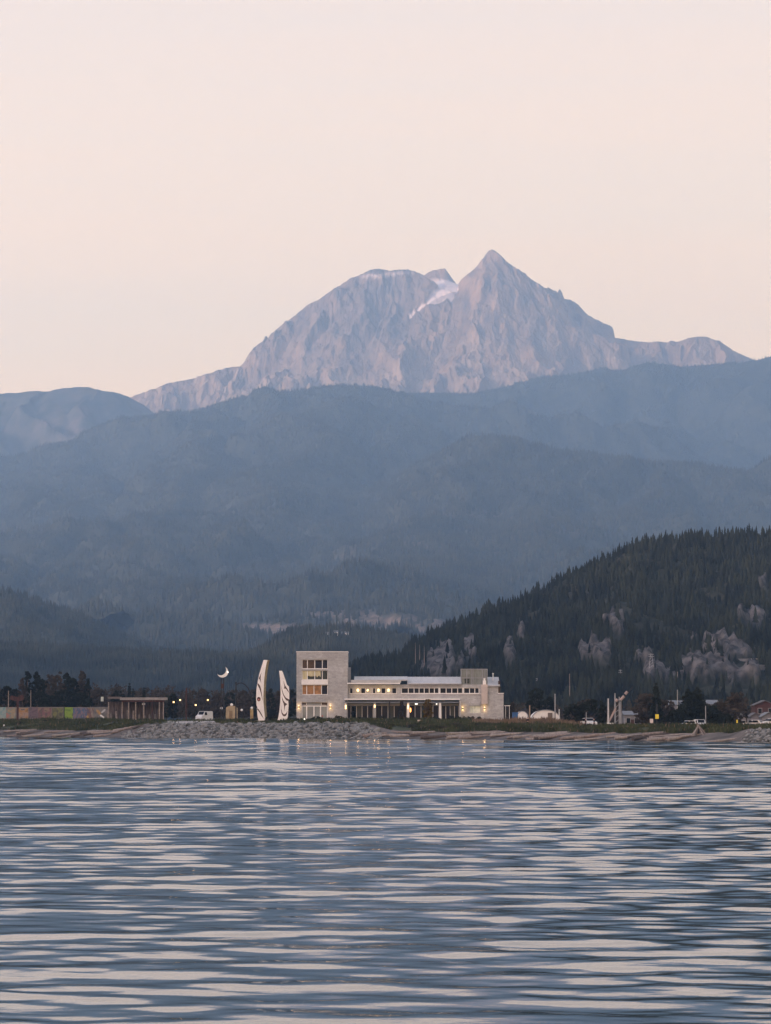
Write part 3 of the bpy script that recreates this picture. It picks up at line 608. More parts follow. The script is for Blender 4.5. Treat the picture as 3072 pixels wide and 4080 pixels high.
# ------------------------------------------------------------------ the stone building with its four-storey tower and long wing
BY = 745.0; BS = BY / F_PX
GROUND_B = float(ground_z(1500, BY))
B0 = P(1181, HORIZON, BY); B0[2] = GROUND_B - .15
def bx(px): return P(px, 2750, BY)[0] - B0[0]
def bz(py): return PZ(py, BY) - B0[2]
def build_building():
    t = thing('stone_building', 'long pale stone building with a four-storey square tower at its left end', 'building', B0)
    X = bx; Z = bz
    holes = [(X(1203), X(1306.5), Z(2664.5), Z(2628)), (X(1203), X(1306.5), Z(2708.5), Z(2671)), (X(1203), X(1306), Z(2768), Z(2728.5)), (X(1202), X(1306), 0, Z(2798))]
    m = MB().wall(0, X(1386), 0, Z(2598), 0, .55, holes)
    m._add([(0, 0, 0), (0, 11, 0), (0, 11, Z(2598)), (0, 0, Z(2598))], [(0, 3, 2, 1)]); xr = X(1386)
    m._add([(xr, 0, 0), (xr, 11, 0), (xr, 11, Z(2598)), (xr, 0, Z(2598))], [(0, 1, 2, 3)]); m._add([(0, 11, 0), (xr, 11, 0), (xr, 11, Z(2598)), (0, 11, Z(2598))], [(3, 2, 1, 0)])
    m._add([(0, 0, Z(2598) - .3), (xr, 0, Z(2598) - .3), (xr, 11, Z(2598) - .3), (0, 11, Z(2598) - .3)], [(0, 1, 2, 3)])
    m.build('tower_wall', stone, t)
    cp = MB(); zt = Z(2598); cp.box(-.08, xr + .08, -.08, .35, zt, zt + .16).box(-.08, xr + .08, 10.7, 11.08, zt, zt + .16).box(-.08, .35, .352, 10.698, zt, zt + .16).box(xr - .35, xr + .08, .352, 10.698, zt, zt + .16)
    cp.build('parapet_cap', white_paint, t)
    def window(x0, x1, z0, z1, splits, mats, fw=.16, yin=.32, trans=None, frame_mat=None):
        """a glazed opening: frame with mullions, one pane per light, the rooms behind"""
        fr = MB(); fm = frame_mat or white_paint
        fr.box(x0, x1, yin, yin + .12, z0, z0 + fw * .7).box(x0, x1, yin, yin + .12, z1 - fw * .7, z1)
        edges = [x0] + splits + [x1]
        for i, e in enumerate(edges):
            w_ = fw if 0 < i < len(edges) - 1 else fw * .8
            a = e - w_ / 2 if 0 < i < len(edges) - 1 else (e if i == 0 else e - w_)
            fr.box(a, a + w_, yin - .012, yin + .13, z0 + fw * .7, z1 - fw * .7)
        fo = fr.build('window', fm, t)
        for i in range(len(edges) - 1):
            MB().box(edges[i] + fw * .5, edges[i + 1] - fw * .5, yin + .04, yin + .07, z0 + fw * .7, z1 - fw * .7).build('pane', mats[i % len(mats)], fo)
        return fo
    gl_brown = material('brown_tinted_glass', (.075, .048, .034), (.035, .024, .018), .08, .5, 5, .10)
    gl_navy = material('navy_glass', (.014, .018, .028), (.008, .010, .016), .05, .5, 3, .06)
    gl_green = material('green_black_glass', (.035, .045, .040), (.020, .028, .025), .06, .5, 4, .10)
    s4 = [X(1224.5), X(1254), X(1284)]
    window(*holes[0], s4, [gl_brown, gl_brown, gl_navy, gl_navy])
    f2 = window(*holes[1], s4, [curtain_lit, gl_green, gl_green, gl_green])
    for a, b_ in ((1226, 1252), (1256, 1277)):                      # half-drawn cream curtains with a ragged hem
        rr = random.Random(a); top = Z(2673); poly = [(X(b_), top), (X(a), top)]; k = 9
        for i in range(k + 1): poly.append((X(a + (b_ - a) * i / k), Z(2690 + rr.uniform(0, 10))))
        MB().prism(poly, .30, (0, .02, 0)).build('curtain', curtain_lit, f2)
    window(*holes[2], [X(1222), X(1251), X(1281)], [amber_lit, amber_lit, amber_lit, gl_navy])
    window(holes[3][0], holes[3][1], 0, Z(2812), [X(1222), X(1251), X(1277)], [glass_pale], .26)
    window(holes[3][0], holes[3][1], Z(2810.5), Z(2798), [X(1221), X(1280)], [gl_brown, glass_pale, gl_brown], .12, .34)
    MB().box(X(1202) + .004, X(1306) - .004, .10, .34, Z(2671) + .003, Z(2664.5) - .003).build('transom', white_paint, t)
    MB().box(X(1201), X(1307), -.14, .30, Z(2728), Z(2709)).build('balcony_panel', white_paint, t)
    MB().box(X(1203), X(1306), .36, .50, Z(2728) - .1, Z(2709) + .1).build('balcony_back', stone, t)
    # rooms: a back wall behind the lights so nothing is hollow
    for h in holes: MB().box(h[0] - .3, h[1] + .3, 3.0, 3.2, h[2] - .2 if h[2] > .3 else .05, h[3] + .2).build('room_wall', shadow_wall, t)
    MB().box(X(1387), X(1397), 2.0, 2.6, Z(2726), Z(2658)).build('drain_box', grey_metal, t)
    # ---- the wing
    wy = 1.2; x0, x1 = X(1386) + .01, X(1943); ztop = Z(2727); zsill = Z(2763)
    up = [(X(1393), X(1406)), (X(1438), X(1456)), (X(1485), X(1496)), (X(1519), X(1537)), (X(1562), X(1580))]
    runs = [[1599, 1627, 1650, 1670, 1690.5, 1710.5, 1731, 1753], [1753, 1778, 1800.5, 1824, 1848], [1848, 1871.5, 1892.5, 1914]]
    wh = [(a, b_, zsill, Z(2741)) for a, b_ in up] + [(X(r[0]), X(r[-1]) - .22, zsill, Z(2740)) for r in runs]
    gh = [(X(1376), X(1492) - .3, .4, Z(2810)), (X(1496), X(1624) - .2, .4, Z(2810)), (X(1630), X(1751) - .1, .4, Z(2810)), (X(1759), X(1829), .4, Z(2810)), (X(1873.5), X(1914), Z(2841), Z(2812))]
    wl = MB().wall(x0, x1, 0, ztop, wy, .5, wh + gh)
    yb = wy + 13
    wl._add([(x1, wy, 0), (x1, yb, 0), (x1, yb, ztop), (x1, wy, ztop)], [(0, 1, 2, 3)]); wl._add([(x0, yb, 0), (x1, yb, 0), (x1, yb, ztop), (x0, yb, ztop)], [(3, 2, 1, 0)])
    wl._add([(x0, wy, ztop), (x1, wy, ztop), (x1, yb, ztop), (x0, yb, ztop)], [(0, 1, 2, 3)])
    wl.build('wing_wall', stone, t)
    for a, b_ in up: window(a, b_, zsill, Z(2741), [], [gl_navy], .10, wy + .25)
    for r in runs: window(X(r[0]), X(r[-1]) - .22, zsill, Z(2740), [X(v) for v in r[1:-1]], [glass, gl_navy, glass], .17, wy + .22)
    for h, n in zip(gh[:4], (5, 5, 5, 4)):
        w_ = (h[1] - h[0]) / n; window(h[0], h[1], h[2], h[3], [h[0] + w_ * (i + 1) for i in range(n - 1)], [glass, gl_navy, gl_green], .17, wy + .3, frame_mat=material('grey_frame', (.42, .41, .40), (.36, .35, .34), .6, 1, 2))
    bright = material('bright_kitchen_glass', (.55, .55, .46), (.22, .24, .20), .2, 1.1, 5, emit=(1.0, .95, .75), estr=.16)
    window(*gh[4], [X(1887), X(1901)], [bright], .07, wy + .18)
    MB().box(X(1873), X(1914.5), wy - .5, wy - .004, Z(2811), Z(2797.5)).build('window_hood', stone, t)
    for a, b_, w2, nm in ((X(1596), x1 - 1.4, .14, 'sill'), (X(1392), X(1582), .12, 'sill')): MB().box(a, b_, wy - w2, wy - .003, Z(2765), Z(2763) - .004).build(nm, white_paint, t)
    for r in (1627, 1753, 1848):
        if r != 1627: MB().box(X(r) - .21, X(r) + .02, wy - .10, wy + .4, Z(2763) + .002, Z(2740) - .002).build('window_post', white_paint, t)
    MB().box(X(1828) + .1, X(1832) + .2, wy - 2.3, wy - .003, 0, Z(2786)).build('end_pier', stone, t)
    # upper balcony eave, metal roofs
    MB().box(X(1384), X(1594), wy - 1.6, wy - .003, Z(2725.5), Z(2720.5)).build('balcony_eave', white_paint, t)
    MB().box(X(1398), X(1598), wy - 1.0, wy + .6, Z(2720) + .01, Z(2709)).build('fascia', material('fascia_grey', (.42, .42, .42), (.36, .36, .36), .7, 1, 3), t)
    def roof(a, b_, za, zb, ya, yb_, nm='roof'):
        m_ = MB(); m_.prism_x([(ya, za), (ya, za - .22), (yb_, zb - .22), (yb_, zb)], a, b_); n = int((b_ - a) / .9)
        for i in range(n + 1):
            xx = a + .03 + (b_ - a - .06) * i / n; m_.prism_x([(ya, za), (ya, za + .07), (yb_, zb + .07), (yb_, zb)][::-1], xx - .03, xx + .03)
        return m_.build(nm, pale_metal, t)
    roof(X(1411), X(1624), Z(2708.5), Z(2692.5), wy - .9, wy + 9)
    roof(X(1622) + .05, X(1839), Z(2723), Z(2694), wy - .7, wy + 9)
    roof(X(1943) + .02, X(1992), Z(2731), Z(2695), wy - .6, wy + 9)
    # ground-floor canopy: white edge, sloping slate awnings
    MB().box(X(1372), X(1832), wy - 2.6, wy - .003, Z(2789), Z(2784)).build('canopy_edge', white_paint, t)
    for a, b_ in ((1374, 1450), (1452, 1530), (1532, 1612), (1614, 1692), (1694, 1768), (1770, 1828)):
        MB().prism_x([(wy - 2.5, Z(2800)), (wy - 2.5, Z(2798)), (wy - .01, Z(2789.5)), (wy - .01, Z(2791.5))], X(a), X(b_)).build('awning', awning, t)
    for a in (1376, 1492, 1625, 1752): MB().box(X(a) - .17, X(a + 5.5), wy - 2.35, wy - 2.0, 0, Z(2800)).build('canopy_post', white_paint if a in (1625, 1752) else stone, t)
    # penthouse screen, chimney breast, right-hand end
    pz0 = ztop + .002; ph = MB(); ph.box(X(1838.5), X(1943), wy + 1.5, wy + 6.5, pz0, Z(2664)).build('penthouse', screen_mat, t)
    pf = MB()
    for a in (1838.5, 1861, 1880, 1886, 1924, 1934, 1943): pf.box(X(a) - .07, X(a) + .07, wy + 1.40, wy + 1.497, pz0, Z(2664))
    pf.box(X(1838.5), X(1943), wy + 1.38, wy + 1.398, Z(2664) - .16, Z(2664)).box(X(1838.5), X(1943), wy + 1.38, wy + 1.398, Z(2702), Z(2699)); pf.build('penthouse_frame', grey_metal, t)
    MB().box(X(1857), X(1874), wy + 1.42, wy + 1.495, Z(2686), Z(2672)).build('louvre', glass_pale, t)
    MB().box(X(1852), X(1872), wy + 1.42, wy + 1.495, Z(2722), Z(2703)).build('louvre', gl_green, t)
    MB().box(X(1918), X(1943.5), wy - .7, wy - .004, Z(2805), Z(2727)).build('chimney_breast', material('pink_pale_stone', (.52, .455, .42), (.44, .38, .35), .9, 1.0, 6), t)
    MB().box(X(1925), X(1937), wy - .5, wy + .5, Z(2727) + .003, Z(2711)).box(X(1927), X(1934.5), wy - .35, wy + .35, Z(2711) + .002, Z(2702)).build('chimney', white_paint, t)
    e = MB(); e.box(X(1943) + .012, X(1986), wy - .15, wy + 12, 0, Z(2731) - .24); e.box(X(1986) + .004, X(2007), wy - .12, wy + 10, 0, Z(2764)); e.build('end_wall', stone, t)
    MB().box(X(1984.5), X(2008), wy - .25, wy + 10.2, Z(2764) + .003, Z(2761)).build('end_cap', white_paint, t)
    MB().box(X(1986) + .03, X(1994), wy + .6, wy + 8, Z(2761) + .01, Z(2712)).build('side_window', gl_brown, t)
    MB().tube([(X(1968), wy + 5, Z(2715)), (X(1968), wy + 5, Z(2684))], .12, 7).ball((X(1968), wy + 5, Z(2683)), .22, 8, 5).build('vent_pipe', white_paint, t)
    MB().box(X(2012), X(2034), 2, 4.5, Z(2813), Z(2810)).box(X(2015), X(2016.5), 2.2, 2.4, 0, Z(2813)).box(X(2030), X(2031.5), 2.2, 2.4, 0, Z(2813)).build('porch', white_paint, t)
    # wall lamps: up-and-down sconces and bright globes, each with its own light
    def sconce(px, py, y, up_=True, power=5, size=.14, nm='wall_lamp', mt=None):
        o = MB().box(X(px) - size, X(px) + size, y - size * 2.2, y - .005, Z(py) - .18, Z(py) + .18).build(nm, black_metal, t)
        for dz in ((.22, -.22) if up_ else (-.22,)):
            MB().ball((X(px), y - size * 1.2, Z(py) + dz), .13, 8, 5).build('lamp_glass', mt or lamp_glow, o)
            ld = bpy.data.lights.new('wall_lamp_light', 'POINT'); ld.energy = power; ld.color = (1.0, .58, .24); ld.shadow_soft_size = .12
            lo = link(bpy.data.objects.new('wall_lamp_light', ld)); lo.parent = t; lo.location = (X(px), y - size * 3.4, Z(py) + dz * 2.2)
    sconce(1190.5, 2817, 0, True, 16); sconce(1317, 2817, 0, True, 16)
    sconce(1844, 2823, wy, True, 14); sconce(1931, 2823, wy, True, 16)
    for a in (1426, 1465, 1508, 1548):
        MB().ball((X(a), wy - .35, Z(2750)), .27 if a != 1465 else .2, 8, 6, (1, 1, 1.3)).build('balcony_lamp', lamp_glow, t)
        ld = bpy.data.lights.new('balcony_light', 'POINT'); ld.energy = 12 if a != 1465 else 5; ld.color = (1.0, .62, .25); ld.shadow_soft_size = .2; lo = link(bpy.data.objects.new('balcony_light', ld)); lo.parent = t; lo.location = (X(a), wy - .8, Z(2749))
    for a, b_, hh, mt in ((1377.5, 2814, .9, lamp_glow), (1492.5, 2812, .6, lamp_glow), (1625.5, 2814, .8, lamp_glow)):
        MB().box(X(a) - .13, X(a) + .16, wy - 2.42, wy - 2.36, Z(b_) - hh * .7, Z(b_) + hh * .3).build('post_lamp', mt, t)
        ld = bpy.data.lights.new('post_light', 'POINT'); ld.energy = 8; ld.color = (1.0, .66, .30); ld.shadow_soft_size = .15; lo = link(bpy.data.objects.new('post_light', ld)); lo.parent = t; lo.location = (X(a), wy - 2.9, Z(b_))
    for a in (1656, 1661, 1739): MB().ball((X(a), wy - 2.0, Z(2805)), .16, 7, 5).build('ceiling_spot', lamp_white, t)
    return t
build_building()

# ------------------------------------------------------------------ two white carved poles
def carved_pole(Y, s, ox, oy, front, ext, grooves, label, side_mat, eye=None):
    """outlines in enlarged photo pixels (s per source pixel) from (ox, oy); swept back by ext to its thickness"""
    q = lambda a: (1000 + a[0] / s, 2580 + a[1] / s)
    base_px = q((ox, oy)); B = P(base_px[0], base_px[1], Y); t = thing('carved_pole', label, 'sculpture', B)
    def loc(a): p = P(*q(a), Y); return (p[0] - B[0], p[2] - B[2])
    poly = [loc(a) for a in front]; zmin = min(z for x, z in poly)
    wm = material('white_carved_wood', (.86, .84, .82), (.78, .76, .74), .7, .7, 5)
    n = len(poly)
    face = MB(); face._add([(x, 0, z) for x, z in poly], [tuple(range(n))]); face._add([(x + ext[0], ext[1], z) for x, z in poly], [tuple(range(n - 1, -1, -1))])
    side = MB()
    for i in range(n):
        a, b_ = poly[i], poly[(i + 1) % n]
        side._add([(a[0], 0, a[1]), (b_[0], 0, b_[1]), (b_[0] + ext[0], ext[1], b_[1]), (a[0] + ext[0], ext[1], a[1])], [(0, 1, 2, 3)])
    face.build('carved_face', wm, t); side.build('pole_edge', side_mat, t)
    gm = material('groove_brown', (.115, .075, .062), (.075, .05, .042), .85, 2, 4)
    for g_ in grooves: MB().prism([loc(a) for a in g_], -.035, (0, .033, 0)).build('carved_groove', gm, t)
    if eye:
        c, r1, r2 = eye
        e1 = [loc((c[0] + r1[0] * math.cos(k * math.pi / 9), c[1] + r1[1] * math.sin(k * math.pi / 9))) for k in range(18)]
        e2 = [loc((c[0] - 2 + r2 * math.cos(k * math.pi / 6), c[1] + 14 + r2 * math.sin(k * math.pi / 6))) for k in range(12)]
        eo = MB().prism(e1, -.045, (0, .043, 0)).build('carved_eye', material('eye_red_brown', (.115, .042, .032), (.07, .028, .022), .8, 2, 3), t)
        MB().prism(e2, -.065, (0, .0185, 0)).build('pupil', material('pupil_pink', (.50, .22, .18), (.40, .17, .14), .8, 2, 3), eo)
    MB().box(min(x for x, z in poly) - .1, max(x for x, z in poly) + ext[0] + .1, -.35, ext[1] + .4, -2.2, zmin - .003).build('plinth', material('plinth_concrete', (.30, .29, .28), (.24, .23, .22), .9, .8, 5), t)
    return t
L_front = [(392, 2003), (205, 2005), (186, 1920), (175, 1850), (162, 1670), (180, 1655), (152, 1590), (142, 1400), (148, 1180), (166, 1022), (182, 990), (188, 915), (205, 840), (215, 790), (240, 690), (290, 530), (345, 342), (455, 342), (425, 450), (395, 620), (375, 780), (358, 950), (350, 1150), (342, 1300), (345, 1500), (358, 1650), (375, 1850)]
L_gr = [[(290, 680), (270, 770), (264, 850), (282, 990), (262, 925), (245, 885), (218, 848), (242, 790)],
        [(192, 985), (215, 1005), (245, 1045), (275, 1130), (300, 1290), (327, 1475), (305, 1400), (272, 1250), (232, 1130), (178, 1022)],
        [(168, 1668), (190, 1680), (222, 1712), (282, 1805), (355, 1965), (300, 1895), (252, 1820), (212, 1752), (168, 1705)]]
carved_pole(728, 6.91, 300, 2005, L_front, (.46, 1.3), L_gr, 'taller white carved pole with a red-brown eye and a tan right edge', material('tan_pole_edge', (.42, .34, .20), (.26, .21, .12), .85, 1.5, 6), ((215, 1420), (50, 62), 24))
R_front = [(990, 2003), (735, 2000), (765, 1850), (790, 1700), (806, 1500), (815, 1250), (812, 1050), (800, 850), (775, 640), (855, 640), (880, 690), (920, 810), (960, 920), (990, 1020), (1045, 1080), (1055, 1200), (1057, 1425), (1026, 1475), (1035, 1600), (1025, 1750), (1015, 1900)]
R_gr = [[(885, 905), (905, 950), (930, 1020), (945, 1055), (985, 1110), (1030, 1190), (1050, 1260), (1010, 1195), (960, 1135), (930, 1128), (905, 1132), (920, 1085), (915, 1030)],
        [(834, 1040), (845, 1100), (870, 1200), (905, 1300), (960, 1380), (1054, 1432), (1026, 1468), (985, 1462), (940, 1412), (895, 1330), (862, 1230), (842, 1130)],
        [(850, 1335), (868, 1400), (895, 1465), (940, 1520), (1004, 1560), (965, 1585), (942, 1612), (930, 1680), (918, 1750), (914, 1620), (900, 1550), (872, 1480), (855, 1410)],
        [(825, 1560), (834, 1690), (858, 1785), (900, 1838), (940, 1835), (975, 1795), (1004, 1735), (985, 1840), (960, 1880), (920, 1897), (880, 1880), (846, 1825), (828, 1730)]]
carved_pole(724, 6.91, 860, 2002, R_front, (-.10, 1.3), R_gr, 'shorter white carved pole with sweeping brown grooves', material('dark_pole_edge', (.16, .11, .09), (.10, .07, .06), .85, 1.5, 6))

# ------------------------------------------------------------------ rocks, driftwood, grass along the shore
def rock_mesh(name, seed, m):
    g = random.Random(seed); bm = bmesh.new(); bmesh.ops.create_icosphere(bm, subdivisions=2, radius=.5)
    cuts = [(Vector((g.gauss(0, 1), g.gauss(0, 1), g.gauss(0, 1))).normalized(), g.uniform(.26, .42)) for _ in range(9)]
    for v in bm.verts:
        for nrm, d in cuts:
            e = v.co.dot(nrm) - d
            if e > 0: v.co -= nrm * e
        v.co *= g.uniform(.96, 1.04); v.co.z *= .8
    me = bpy.data.meshes.new(name); bm.to_mesh(me); bm.free(); me.materials.append(m); return me
ROCKS = [rock_mesh('boulder', 800 + k, rock_mat if k % 3 else rock_dark) for k in range(9)]
def slope_point(px, off): Y = float(shore_Y(px)) + off; return GP(px, Y)
def build_rocks():
    rr = random.Random(31)
    def dens(px): return 1
    spots = []
    while len(spots) < 3900:
        px = rr.uniform(470, 1520); off = rr.uniform(-1.5, 13.2)
        if px < 600 and rr.random() > (px - 450) / 150: continue
        if px < 720 and off > 4 + (px - 470) / 24: continue
        if px > 1470 and off > 10 - (px - 1470) / 8: continue
        spots.append((px, off, rr.choice((rr.uniform(.3, .6), rr.uniform(.4, .9), rr.uniform(.6, 1.15))) * (1.4 if rr.random() < .08 else 1)))
    for _ in range(420):
        px = rr.uniform(2955, 3180); off = rr.uniform(-1, 9.5)
        if px < 3000 and rr.random() > (px - 2950) / 60: continue
        spots.append((px, off, rr.uniform(.45, 1.0)))
    spots.sort(key=lambda t: -t[2])
    big = [s for s in spots if s[0] < 2000][:255] + [s for s in spots if s[0] > 2000][:40]; bs = set(big)
    for (px, off, d) in big:
        p = slope_point(px, off); o = link(bpy.data.objects.new('boulder', ROCKS[rr.randrange(9)]))
        o.location = p + Vector((0, 0, d * .22)); o.scale = (d * rr.uniform(.9, 1.35), d * rr.uniform(.8, 1.2), d * rr.uniform(.8, 1.1)); o.rotation_euler = (rr.uniform(-.5, .5), rr.uniform(-.5, .5), rr.uniform(0, 6.3))
        if px < 2000: tag(o, 'grey angular boulder in the rock bank below the carved poles and tower', 'boulder', 'boulders of the rock bank')
        else: tag(o, 'grey boulder in the small rock heap at the right end of the beach', 'boulder', 'boulders at the right end of the beach')
    for sel, lab in ((lambda s: s[0] < 2000, 'smaller broken rock filling the bank below the poles'), (lambda s: s[0] > 2000, 'smaller broken rock of the heap at the right')):
        for mi, mt in ((0, rock_mat), (1, rock_dark)):
            Vs, Fs, off_ = [], [], 0
            for (px, off, d) in spots:
                if (px, off, d) in bs or not sel((px, off, d)) or (hash((round(px * 10), 7)) % 3 == 0) != (mi == 1): continue
                me = ROCKS[rr.randrange(9)]; V = np.array([v.co[:] for v in me.vertices]) if me.name not in _rv else _rv[me.name]; _rv[me.name] = V
                a = rr.uniform(0, 6.3); c, s_ = math.cos(a), math.sin(a); p = slope_point(px, off)
                W = V * (d * rr.uniform(.8, 1.4), d * rr.uniform(.8, 1.2), d * rr.uniform(.7, 1.2)); W = np.stack([W[:, 0] * c - W[:, 1] * s_, W[:, 0] * s_ + W[:, 1] * c, W[:, 2]], -1) + np.array([p.x, p.y, p.z + d * .12])
                Vs.append(W); Fs.append(_rf.setdefault(me.name, np.array([q.vertices[:] for q in me.polygons])) + off_); off_ += len(V)
            if Vs: kind(mesh_np('rubble', np.concatenate(Vs), np.concatenate(Fs), mt), 'stuff', lab)
_rv, _rf = {}, {}
build_rocks()
def build_driftwood():
    rr = random.Random(32)
    mats = [material('bleached_driftwood', (.31, .275, .25), (.18, .158, .142), .9, 1.2, 6, stretch=(4, 4, .6)), material('pink_grey_driftwood', (.27, .225, .20), (.15, .125, .112), .9, 1.2, 6, stretch=(4, 4, .6)), material('dark_driftwood', (.10, .084, .076), (.055, .046, .042), .9, 1.2, 6, stretch=(4, 4, .6))]
    def log(px, off, Ln, r, ang, m_, label, group):
        p = slope_point(px, off); d = Vector((math.cos(ang), math.sin(ang), 0)); m = MB()
        pts = []; rad = []
        for k in range(6):
            t = k / 5 - .5; q = p + d * Ln * t; pxx = 1536 + q.x / q.y * F_PX * CT
            pts.append((d.x * Ln * t, d.y * Ln * t, float(ground_z(pxx, q.y)) * .5 + p.z * .5 - p.z + r * .55 + rr.uniform(-.05, .05))); rad.append(r * (1.15 - .5 * k / 5) * rr.uniform(.92, 1.08))
        m.tube(pts, rad, 8)
        if rr.random() < .5:
            for _ in range(5): a = rr.uniform(0, 6.3); m.tube([pts[0], (pts[0][0] - d.x * r * 1.2 + rr.uniform(-r, r), pts[0][1] - d.y * r, pts[0][2] + r * 1.6 * math.sin(a))], [r * .5, r * .15], 5)
        tag(m.build('driftwood_log', mats[m_], None, p), label, 'log', group)
    for k in range(46): log(rr.uniform(1490, 2950), rr.uniform(2.2, 12), rr.uniform(3, 9), rr.uniform(.16, .36), rr.gauss(0, .25), rr.choice((0, 0, 1, 1, 2)), 'pale driftwood log lying along the beach right of the rock bank', 'driftwood on the right beach')
    for k in range(26): log(rr.uniform(-30, 560), rr.uniform(2, 13), rr.uniform(3, 9), rr.uniform(.16, .34), rr.gauss(0, .25), rr.choice((0, 1, 1, 2)), 'pink-grey driftwood log lying on the beach below the murals', 'driftwood on the left beach')
    # the A-shaped shelter of leaning driftwood
    Y = float(shore_Y(2785)) + 9; B = GP(2785, Y); s = Y / F_PX; t = thing('driftwood_shelter', 'A-shaped shelter of leaning driftwood poles on the right beach', 'shelter', B)
    apex = (0, .6, 36 * s); m = MB()
    for a, b_ in ((-26, 0), (-20, .5), (-14, 1.2), (-24, 1.6), (-8, 2.2), (-30, .9)): m.tube([(a * s, b_ - .6, -.1), (apex[0] + rr.uniform(-.1, .1), apex[1], apex[2] + rr.uniform(-.1, .35))], [.12, .07], 6)
    m.build('leaning_poles', mats[0], t); m = MB()
    for a, b_ in ((16, -.5), (22, .3), (26, 1.0), (34, .2), (12, 2.0)): m.tube([(a * s, b_ - .4, -.1), (apex[0] + rr.uniform(-.1, .1), apex[1], apex[2] + rr.uniform(-.1, .3))], [.12, .07], 6)
    m.build('leaning_poles', mats[1], t)
    MB().prism([(-.9, 0), (.55, 0), (.1, 1.1)], 1.5, (0, .1, 0)).build('opening_shade', black_metal, t)  # black sheet standing in for the shade inside the shelter
build_driftwood()

def build_grass():
    rr = np.random.default_rng(33); n = 74000
    px = rr.uniform(-150, 3250, n); off = 15 + 62 * rr.random(n) ** 1.5
    rip = (px > 600) & (px < 1480); off = np.where(rip, np.maximum(off - 1.5, 13.0), off)
    keep = ~((px > 650) & (px < 860) & (off < 60) & (rr.random(n) < .96)) & ~((px > 1560) & (px < 1640) & (off < 26))
    px, off, rip = px[keep], off[keep], rip[keep]; Y = shore_Y(px) + off; X = (px - 1536) / F_PX / CT * Y; Z = ground_z(px, Y); n = len(px)
    cl = fbm(X / 5, Y / 7, 34, 4); h = np.clip(.42 + .42 * cl, .14, 1.15) * (.6 + .8 * rr.random(n)) * np.where(px > 1480, 1.1, 1.0) * np.where((px > 2050) & (px < 2320), 1.2, 1)
    h = np.where(rip & (off < 18), h * .9, h)
    a = rr.random(n) * 6.283; w_ = .10 + .16 * rr.random(n); lx = rr.normal(0, .22, n) * h; ly = rr.normal(0, .2, n) * h
    V = np.stack([np.stack([X - np.cos(a) * w_, Y - np.sin(a) * w_, Z - .1], -1), np.stack([X + np.cos(a) * w_, Y + np.sin(a) * w_, Z - .1], -1), np.stack([X + lx, Y + ly, Z + h], -1)], 1).reshape(-1, 3)
    F_ = np.arange(3 * n).reshape(-1, 3)
    dry = ((px > 1880) & (px < 2320) & (off > 44)) | (rr.random(n) < .05)
    for sel, mt, lab in ((~dry, material('shore_grass', (.062, .072, .032), (.022, .029, .014), .9, .22, 6, .1), 'green grass and weeds on the shore bank'), (dry, material('dry_shore_grass', (.20, .145, .10), (.085, .06, .042), .9, .3, 6, .1), 'dry brownish grass on the bank')):
        k = np.where(sel)[0]; kind(mesh_np('grass', V.reshape(-1, 3, 3)[k].reshape(-1, 3), np.arange(3 * len(k)).reshape(-1, 3), mt), 'stuff', lab)
build_grass()

